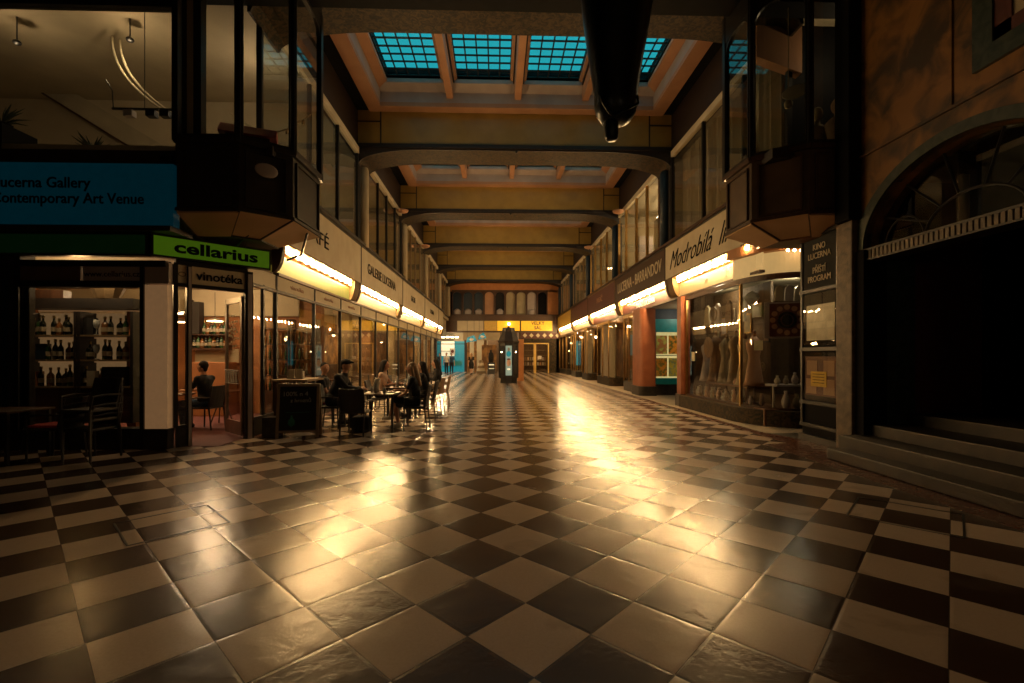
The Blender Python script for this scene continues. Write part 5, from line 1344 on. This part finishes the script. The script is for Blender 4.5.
# ------------------------------------------------------------------ right facade beyond the terracotta pillar
segs = [(18.9,21.2,'win'),(21.2,23.4,'door'),(23.4,26.8,'cur'),(26.8,29.2,'door'),(29.2,31.6,'cur'),(31.6,33.6,'door'),(33.6,36.2,'win'),(36.2,38.2,'door'),(38.2,42.9,'win')]
b = MB(); b.box(8.3,8.5,18.4,44,0,3.5); b.box(5.9,8.5,18.95,43.5,3.36,3.5); struct('wall_right_shops', b, 'ochre_wall')
for k, (a, c, kind) in enumerate(segs):
    if kind == 'door':
        root = thing('door_%d' % (10+k), None, None, kind='structure')
        b = MB(); b.box(6.5,6.56,a,c,0,.45); b.build('door_panel','black_wood',root)
        b = MB()
        for y in (a+.03,(a+c)/2,c-.03): b.box(6.5,6.58,y-.04,y+.04,0,3.3)
        b.box(6.5,6.58,a,c,2.4,2.5); b.build('door_frame','brass',root)
        b = MB(); b.box(6.53,6.54,a,c,.45,3.3); b.build('glass','pane_dark',root)
        continue
    root = thing(nextwin(), None, None, kind='structure')
    pts = stadium(5.66,6.55,a,c,.35)
    b = MB(); b.prism(pts,0,.42,'z'); b.build('plinth','marble_dark' if kind=='win' else 'marble_brown',root)
    inner = [(p[0]+.015,p[1]) for p in pts]
    b = MB(); extrude_path(b, [p for p in pts if p[0]<6.54], .42, 3.30, .01); b.build('glass','pane',root)
    b = MB()
    for y in (a+.36, (a+c)/2, c-.36): b.box(5.64,5.69,y-.025,y+.025,.42,3.3)
    b.box(5.63,5.7,a+.3,c-.3,3.2,3.32); b.build('frame','brass',root)
    if kind == 'cur':
        n = int((c-a-.3)/.08); rs = [[(5.95+.05*math.sin(q*2.1), a+.15+(c-a-.3)*q/n, z) for q in range(n+1)] for z in (.43,3.2)]
        b = MB(); b.rings(rs,caps=False,closed=False); s_=b.build('curtain','curtain',root); s_.modifiers.new('t','SOLIDIFY').thickness=.01
    else:
        b = MB(); b.box(7.0,7.04,a,c,.42,3.3); b.build('back_panel','ochre_wall',root)
simple('window_board', MB().box(-.02,.02,-.5,.5,-.45,.45),'blue_board',(5.9,20.1,2.0),'grey blue board in the shop window left of the big terracotta pillar','board')
garment((6.2,19.6,.86),'cloth_black','dark dress form in the window beside the big terracotta pillar',1.1)
garment((6.2,20.5,.86),'frame_wood','brown dress form below the blue board',1.0)
simple('teal_banner', MB().box(-.01,.01,-.4,.4,-.9,.9),'teal_lit',(5.9,34.6,1.75),'narrow teal lit banner in a far right window','banner')
garment((6.2,39.4,.86),'ceramic','pale dress form in the farthest right window',1.1)
for k, (y, z) in enumerate(((20.0,2.95),(22.3,2.9),(29.8,2.7),(34.9,2.9),(40.,2.6),(25,3.1))):
    b = MB(); b.lathe([(.06,.1),(.09,0),(.0,-.02)],n=12); simple('spot_lamp',b,'lampglow',(6.3,y,z),'warm spot lamp in the right shops, %s from the terracotta pillar' % ORD[k],'lamp', group='right shop lamps')
    lightpt(6.4,y,z-.15,6)

# ------------------------------------------------------------------ upper bays: room lamps and contents
for k,(y, e) in enumerate(((18.,14),(25.,20),(31.,24),(38,26))): lightpt(-6.8,y,7.2,e,(1,.68,.36),.06)
for k,(y, e) in enumerate(((12.,7),(19,60),(25.,44),(31.,34),(38,30))): lightpt(7.8,y,7.2,e,(1,.72,.40),.06)
lightpt(aX(130,9.4),9.3,7.35,5.5,(1,.72,.42),.05); lightpt(aX(17,9.4),9.3,7.3,4,(1,.72,.42),.05); lightpt(-5.2,10.6,7.3,6,(1,.75,.5),.05); lightpt(6.6,8.6,7.3,5,(1,.7,.4),.05); lightpt(-6.4,13.9,7.2,9,(1,.78,.52),.05)
simple('tube_light', MB().box(-.04,.04,-1.9,1.9,0,.06),'tube_white',(7.2,19.0,7.7),'bright diagonal tube light behind the window above the dark brown lettered board','lamp')
simple('display_cabinet', MB().box(-.3,.3,-.8,.8,0,1.9),'plaster',(6.5,17.6,5.0),'pale cabinet behind the upper window above the dark brown board','cabinet', bevel=.02)
simple('display_cabinet', MB().box(-.3,.3,-.3,.3,0,1.7),'grey_paint',(6.4,20.3,5.0),'grey narrow cabinet farther along the same upper room','cabinet', bevel=.02)
for k in range(6):
    simple('ceiling_lamp', MB().ell((0,0,0),.05,.05,.05),'lampglow',(6.6,24+.75*k,6.15+.12*k),'small globe lamp, %s of six in the upper room above the framed maroon board' % ORD[k],'lamp', group='globe lamps in the upper room', smooth=True)
for k in range(3):
    bust((-4.95,14.3+6.6*k+2.9,5.0),'%s dark bust at the upper windows over the café' % ['nearest','middle','farthest'][k],'cloth_black',1.0)
for (y, l) in ((13.2,'nearest to the dark left oriel'),(14.7,'by the first beam')):
    vase((-4.72,y,ZT+.07),'cream','pale jar on the sill of the upper café window, '+l,.25,.1,'jar')
# round wall lamp shades on the piers near beams
for k,(x,y) in enumerate(((-4.2,20.8),(5.35,20.6),(-4.2,27.4),(5.35,27.4))):
    b = MB(); b.lathe([(.02,.0),(.22,.08),(.26,.16),(.1,.22)],n=14); simple('wall_lamp',b,'tan_paint',(x,y,ZW-.35),'%s bowl-shaped lamp high on the %s wall' % (['nearer','farther'][k//2],['café-side','opposite'][k%2]),'lamp',smooth=True)

# ------------------------------------------------------------------ end wall
Y = YE
b = MB(); b.box(-4.8,6,Y,Y+.3,7.45,10.5); b.box(-4.8,6,Y,Y+.3,4.75,5.0); b.box(-4.8,-4.35,Y,Y+.3,4.8,7.6); b.box(4.6,6,Y,Y+.3,4.8,7.6)
struct('wall_end', b, 'orange_paint')
b = MB(); b.box(-4.7,5.8,Y-.25,Y,4.75,5.35); struct(nexttrim(), b, 'dark_wood')
na = 9; xa, xb = -4.2, 4.6; dw = (xb-xa)/na
for k in range(na):
    root = thing(nextwin(), None, None, kind='structure')
    x0 = xa+dw*k
    r_ = dw/2-.09; xc = x0+dw/2
    pts = [(x0,5.0),(x0,7.6),(x0+dw,7.6),(x0+dw,5.0),(xc+r_,5.0),(xc+r_,7.1)]+[(xc+r_*math.cos(t*PI/10),7.1+.33*math.sin(t*PI/10)) for t in range(11)]+[(xc-r_,5.0)]
    b = MB(); b.prism(pts,Y-.02,Y+.2,'y'); b.build('arch_frame','dark_wood',root)
    b = MB(); b.box(x0,x0+dw,Y+.22,Y+.26,5.0,7.6); b.build('infill',['blue_dark','blue_dark','blue_dark','tan_paint','cloth_black','plaster_dim','plaster_dim','grey_paint','black_paint'][k],root)
    if k in (0,1,2,4,7):
        b = MB(); b.lathe([(.3,0),(.34,.7),(.1,.9)],(xc,Y+.12,5.0),10,sy=.3); b.build('drape','grey_paint',root,smooth=True)
# fascia across the end: yellow sections
for (p0,p1,m,lb,tx) in ((457,484,'cream','dull cream board at the left of the end wall',None),(484,497,'yellow_enamel','narrow ochre board left of the kiosk on the end wall',None),(497,520,'sign_yellow','glowing yellow board above the kiosk on the end wall',None),(521,552.5,'sign_yellow','yellow lit sign reading VELKÝ SÁL on the end wall','VELKÝ\nSÁL')):
    x0, x1 = aX(p0,Y-.3), aX(p1,Y-.3)
    s_ = thing('end_sign', lb, 'sign', ((x0+x1)/2, Y-.3, 3.85))
    b = MB(); b.box(-(x1-x0)/2+.02,(x1-x0)/2-.02,0,.1,0,.9); b.build('board',m,s_)
    if tx: text_mesh('lettering',tx,.42,'maroon',s_,(.1,-.01,.47),FACE_Y,bold=.01)
b = MB(); b.box(-4.7,5.8,Y-.2,Y+.1,3.7,4.8); struct(nexttrim(), b, 'dark_wood')
simple('wall_lamp', MB().ell((0,0,0),.12,.12,.14),'lampglow',(aX(509,42.5),42.4,4.45),'glowing globe lamp above the kiosk roof on the end wall','lamp', smooth=True)
# below: right part
x0,x1 = aX(521,Y),aX(549,Y)
dd = thing('door_3', None, None, kind='structure')
b = MB()
for x in (x0,(x0+x1)/2-.12,(x0+x1)/2+.0,x1-.1): b.box(x,x+.1,Y-.05,Y+.05,0,2.75)
b.box(x0,x1,Y-.05,Y+.05,2.65,2.75); b.build('door_frame','yellow_enamel',dd)
b = MB(); b.box(x0,x1,Y,Y+.01,0,2.7); b.build('glass','pane',dd)
b = MB(); b.box((x0+x1)/2+.25,(x0+x1)/2+.6,Y-.03,Y-.01,1.25,1.55); b.build('notice','cloth_white',dd)
b = MB(); b.box(x0,x1,Y-.06,Y+.1,2.75,3.15); b.box(x1,x1+.9,Y-.1,Y+.1,0,3.7); b.box(5.4,5.9,Y-.1,Y+.1,0,3.7); struct(nexttrim(), b, 'marble_brown')
b = MB(); b.box(x0,5.8,Y-.15,Y+.1,3.15,3.72)
struct(nexttrim(), b, 'maroon')
for k in range(6):
    xx = x0+.35+k*.6
    b = MB(); b.prism([(-.2,0),(0,-.2),(.2,0),(0,.2)],0,.03,'y'); simple('diamond_ornament',b,'cream',(xx,Y-.19,3.43),'cream diamond ornament, %s along the band above the yellow doors' % ORD[k],'ornament',group='diamond ornaments')
b = MB(); b.box(-1,9,48,48.2,0,4.8); b.box(8.8,9,43,48,0,4.8); struct('wall_hall_back', b, 'brown_room')
b = MB(); b.box(1.95,2.0,Y,48,0,4.8) ; struct(nexttrim(), b, 'brown_room')
hall = thing('bookcase','tall shelves of goods seen through the far yellow doors','shelf',(3.6,46,0))
b = MB()
for z in (.1,.6,1.1,1.6,2.1): b.box(-1.3,1.3,-.2,.2,z,z+.04)
for x in (-1.3,0,1.27): b.box(x,x+.03,-.2,.2,0,2.4)
b.build('shelf_frame','frame_wood',hall)
for k in range(20):
    x = -1.15+.24*(k%10); z = .64+.5*(k//10)*1
    b = MB(); b.box(x,x+.14,-.15,.1,z,z+.3); b.build('goods',cols[k%8],hall)
lightpt(3.6,44.5,3.2,40); 
# left part: passage continuing, teal shop
b = MB(); b.box(-12,-4.7,52,52.2,0,6); b.box(-4.7,2,50,50.2,0,6); b.box(-12,9,42.9,60,4.85,5.0); b.box(-12,-11.8,38,53,0,6); b.box(-12,-4.7,38.2,38.4,3.2,10.5);b.box(-4.85,-4.7,38.4,43.3,3.9,10.5); struct('wall_passage', b, 'plaster')
lightpt(-5.5,46,4.3,90,(1,.78,.48)); lightpt(-1.,46.5,4.3,60,(1,.72,.4)); lightpt(-7,41,4.0,40,(1,.8,.5))
tx0,tx1 = aX(441,46),aX(464.5,46)
ts = thing('teal_kiosk','bright teal shopfront at the far left end of the arcade','shop',(0,46,0))
b = MB(); b.box(tx0-1,tx1,0,.3,0,1.55); b.box(aX(454.5,46),tx1,0,.3,1.5,3.0); b.build('teal_front','teal_lit',ts)
b = MB(); b.box(tx0-1,aX(454.5,46),.1,.3,1.55,3.0); b.build('lit_window','white_lit',ts)
b = MB(); b.box(tx0-1,tx1,-.02,.0,2.7,2.76); b.box(tx0-1,aX(454.5,46),.05,.1,2.0,2.05);b.box(tx1,tx1+.3,-.2,.4,0,3.9); b.build('dark_bar','black_wood',ts)
b = MB(); b.box(aX(450,46),aX(455,46),-.05,0,1.7,2.3); b.build('poster','cloth_white',ts)
b = MB(); b.ell((aX(452.5,46),-.06,2.0),.16,.01,.16); b.build('round_emblem','maroon',ts)
b = MB(); b.box(aX(453,46),aX(462,46),-.06,0,.6,1.05); b.build('counter_panel','tealwall',ts)
for k in range(4):
    simple('ceiling_lamp',MB().box(-.14,.14,-.1,.1,-.06,.06),'lampglow',(aX(443+4.6*k,45),45,3.35),'square glowing lamp, %s of four above the teal shopfront' % ORD[k],'lamp',group='square lamps above the teal shop')
for k in range(2):
    simple('ceiling_lamp',MB().box(-.14,.14,-.1,.1,-.06,.06),'lampglow',(aX(451.5+4.6*k,43.5),43.5,3.95),'square glowing lamp, %s of the upper pair above the teal shopfront' % ORD[k],'lamp',group='square lamps above the teal shop')
# teal hanging banners
for k,(p0,p1,y0_,y1_,nm) in enumerate(((466,477,338,342,'left'),(478,486.5,335.5,339,'right'))):
    Yb = 40
    xa_,xb_ = aX(p0,Yb),aX(p1,Yb)
    b = MB(); b.prism([(xa_,aZ(y1_+.6,0,Yb)),(xb_,aZ(y1_-1,0,Yb)),(xb_-.25,aZ(y0_-3,0,Yb)),(xa_+.1,aZ(y0_-.3,0,Yb))],Yb,Yb+.06,'y')
    o = b.build('hanging_banner','teal_lit'); tag(o,'%s of two teal banners slung beneath the far gallery' % nm,'banner')
    b = MB(); b.ell(((xa_+xb_)/2,Yb-.01,aZ((y0_+y1_)/2-.5,0,Yb)),.18,.02,.12); b.build('emblem','cloth_white',o)
    b = MB(); b.tube([(xa_+.1,Yb+.03,aZ(y0_,0,Yb)),(xa_+.1,Yb+.03,4.9)],.015,5); b.tube([(xb_-.25,Yb+.03,aZ(y0_-2.8,0,Yb)),(xb_-.25,Yb+.03,4.9)],.015,5); b.build('cord','black_metal',o)
b = MB(); b.box(aX(463,43),aX(500,43),43,43.2,3.0,3.75); struct(nexttrim(), b, 'plaster')
b = MB()
for p in (467,474,484): b.box(aX(p,44),aX(p,44)+.25,44,44.25,0,5)
struct(nexttrim(), b, 'ochre_wall')
# stalls in the passage
stl = thing('news_stand','pale heap of goods on a stand beyond the walking woman','stand',(aX(481,41),41,0))
for k in range(5):
    b = MB(); b.lathe([(.45-.06*k,0),(.4-.06*k,.22)],(0,0,.24*k),10); b.build('basket_tier',['frame_wood','cream'][k%2],stl)
fr = thing('display_fridge','dark boxy fridge with a lit strip left of the kiosk','fridge',(aX(491.5,40),40,0))
b = MB(); b.box(-.3,.3,-.25,.25,0,1.0); b.build('cabinet','black_metal',fr); b = MB(); b.box(-.22,.22,-.27,-.25,.75,.85); b.box(-.22,.22,-.27,-.25,.45,.5); b.build('lit_strip','white_lit',fr)
simple('dark_figure', MB().lathe([(.2,0),(.25,.5),(.2,.9),(.08,1.0),(.11,1.1),(.0,1.25)],n=12), 'hair_dark', (aX(491,41.5),41.5,.9), 'dark draped ornament above the boxy fridge','ornament', smooth=True)
simple('fridge_stand', MB().box(-.3,.3,-.2,.2,0,.9),'black_metal',(aX(491,41.5),41.5,0),'dark plinth carrying the draped ornament','stand')
simple('wall_panel', MB().box(-.7,.7,0,.05,0,2.3),'ochre_wall',(aX(489,44),44.5,.3),'ochre panel wall behind the boxy fridge','panel')
person('far person in a black dress walking away down the arcade', at(471.3,374.8), R(-10), pose='stand', feet='stride', longhair=True, hair='hair_blonde', female=True, skirt=True, sleeves='short', scale=1.02)
person('far person in a white shirt before the teal shopfront', (aX(446.5,41),41,0), R(160), pose='stand', top='cloth_white', scale=1.05)
person('far person in dark clothes beside the teal counter', (aX(451.5,41.5),41.5,0), R(190), pose='stand', top='cloth_jeans', scale=1.03)

# kiosk column
kk = fl(508.5, 383)
ks = thing('advertising_kiosk','dark octagonal advertising kiosk with stepped roof and lit poster','kiosk',(kk.x,kk.y,0),R(22.5))
def octo(r): return [(r*math.cos(k*PI/4),r*math.sin(k*PI/4)) for k in range(8)]
def oc(b, r0, z0, r1, z1): b.rings([[(*p,z0) for p in octo(r0)],[(*p,z1) for p in octo(r1)]])
b = MB(); oc(b,.50,0,.48,.28); b.build('base','black_metal',ks)
b = MB(); oc(b,.56,.28,.56,2.25); b.build('body','black_metal',ks)
b = MB()
for (r0,z0,r1,z1) in ((.62,2.25,.66,2.36),(.64,2.36,.56,2.5),(.58,2.5,.48,2.7),(.5,2.7,.38,2.92),(.4,2.92,.36,3.12),(.1,3.12,.02,3.25)): oc(b,r0,z0,r1,z1)
b.build('roof','black_wood',ks)
for k in range(8):
    M = Matrix.Rotation(PI/4*k+PI/8,4,'Z')
    b = MB(); b.box(.525,.54,-.17,.17,.45,2.1,M); pp = b.build('poster_panel','screen' if k==5 else 'cloth_black',ks)
    if k in (5,):
        for (dz,mm_,ry,rz_) in ((1.65,'teal_lit',.13,.16),(1.15,'cloth_cream',.12,.2),(1.9,'label_cream',.06,.1),(.8,'white_lit',.1,.06),(1.35,'maroon',.1,.05)):
            b = MB(); b.ell((.545,0,dz),.006,ry,rz_,12,8,M); b.build('poster_motif',mm_,pp)
    b = MB(); b.box(.53,.56,-.21,-.18,.3,2.25,M); b.build('corner_post','black_metal',ks)
for s in (-1,1):
    b = MB(); b.ell((0,0,0),.035,.035,.035); o=b.build('lamp','lampglow',ks,smooth=True); o.location=Matrix.Rotation(-R(22.5),4,'Z')@Vector((s*.40,-.62,1.75))
simple('tan_pillar', MB().box(-.19,.19,-.19,.19,0,2.55),'orange_paint',(aX(520.5,28.6),28.6,0),'tan square pillar standing right behind the dark kiosk','pillar', bevel=.01)
# ------------------------------------------------------------------ suspended bronze sculpture (plain generic form)
def sculpture():
    root = thing('hanging_sculpture','large dark bronze tapering sculpture hanging from the ceiling','sculpture',(0,0,0))
    Yk = 5.0
    prof = [(-60,582,656),(-20,581,655),(0,582,652),(20,584,649),(40,586.5,646),(60,589.5,642),(80,592.5,639),(95,594.5,637),(105,594.5,637),(114,596.5,635),(121,601,630),(124,606,624)]
    rs = []
    n = 20
    for py,a,c in prof:
        x0,x1 = aX(a,Yk),aX(c,Yk); z = aZ(py,1,Yk); cx=(x0+x1)/2; rx=(x1-x0)/2
        rs.append([(cx+rx*math.copysign(abs(math.cos(2*PI*k/n))**.85,math.cos(2*PI*k/n)), Yk+.95*rx*math.sin(2*PI*k/n), z) for k in range(n)])
    b = MB(); b.rings(rs); b.build('tapered_body','bronze',root,smooth=True)
    b = MB(); xc=aX(611,Yk); zc_=aZ(120,1,Yk); b.lathe([(.075,.06),(.078,-.05),(.07,-.2),(.05,-.225),(.0,-.23)],(xc,Yk-.02,zc_),14); b.build('lower_peg','bronze',root,smooth=True)
    b = MB(); b.tube([(aX(598,Yk),Yk-.13,aZ(102,1,Yk)),(aX(599,Yk),Yk-.19,aZ(112,1,Yk)),(aX(606,Yk),Yk-.17,aZ(121,1,Yk)),(xc,Yk-.15,aZ(123,1,Yk)),(aX(616,Yk),Yk-.17,aZ(121,1,Yk)),(aX(633,Yk),Yk-.19,aZ(112,1,Yk)),(aX(634,Yk),Yk-.13,aZ(102,1,Yk))],.014,8); b.build('rim_fold','bronze',root,smooth=True)
    b = MB(); b.tube([(xc,Yk,5.9),(xc,Yk,10.0)],.03,6); b.build('suspension_cable','black_metal',root)
    return root
sculpture()

# ------------------------------------------------------------------ enclosure behind the camera, and lamps added to light the foreground
b = MB(); b.box(-14,14,-6.2,-6,0,10.3); struct('wall_back', b, 'plaster_dim')
b = MB(); b.box(-14.2,-14,-6,60,-.1,10.6); struct('wall_far_left', b, 'black_paint')
b = MB(); b.box(14,14.2,-6,60,-.1,10.6); b.box(-14,14,60,60.2,-.1,10.6); struct('wall_far_right', b, 'black_paint')
for x in (-2.6, 3.0):  # unseen lamps added to brighten the foreground floor
    root = thing('pendant_lamp','unseen pendant lamp added behind the viewer for foreground light, %s one' % ('left' if x<0 else 'right'),'lamp',(x,-3,3.3))
    b = MB(); b.ell((0,0,0),.07,.07,.08,12,8); b.build('bulb','lampglow',root,smooth=True)
    b = MB()
    b.lathe([(.34,.05),(.10,.28),(.06,.34),(.03,.33),(.09,.265),(.325,.045)],n=28); b.build('lamp_shade','black_metal',root,smooth=True)  # shade shaped to keep the added light off the beams and ceiling
    b = MB(); b.tube([(0,0,.33),(0,0,6.7)], .012, 5); b.build('cord','black_metal',root)
    lightpt(x,-3,3.26,24,(1,.70,.48),.05)

# ------------------------------------------------------------------ world and view
w = bpy.data.worlds.new('sky'); scn.world = w; w.use_nodes = True
bg = w.node_tree.nodes['Background']; bg.inputs[0].default_value = (.14,.50,.54,1); bg.inputs[1].default_value = .85
scn.view_settings.view_transform = 'Standard'; scn.view_settings.look = 'None'; scn.view_settings.gamma = 1
scn.view_settings.use_curve_mapping = False; scn.view_settings.exposure = 0.55
cy = scn.cycles
cy.max_bounces = 7; cy.diffuse_bounces = 3; cy.glossy_bounces = 4; cy.transparent_max_bounces = 24; cy.transmission_bounces = 4
cy.sample_clamp_indirect = 3; cy.use_denoising = True; cy.use_light_tree = True
# anything still without a kind inside the setting is tidy
for o in list(scn.objects):
    if o.type == 'EMPTY' and o.location.z < -40: 
        for c in list(o.children): bpy.data.objects.remove(c)
        bpy.data.objects.remove(o)
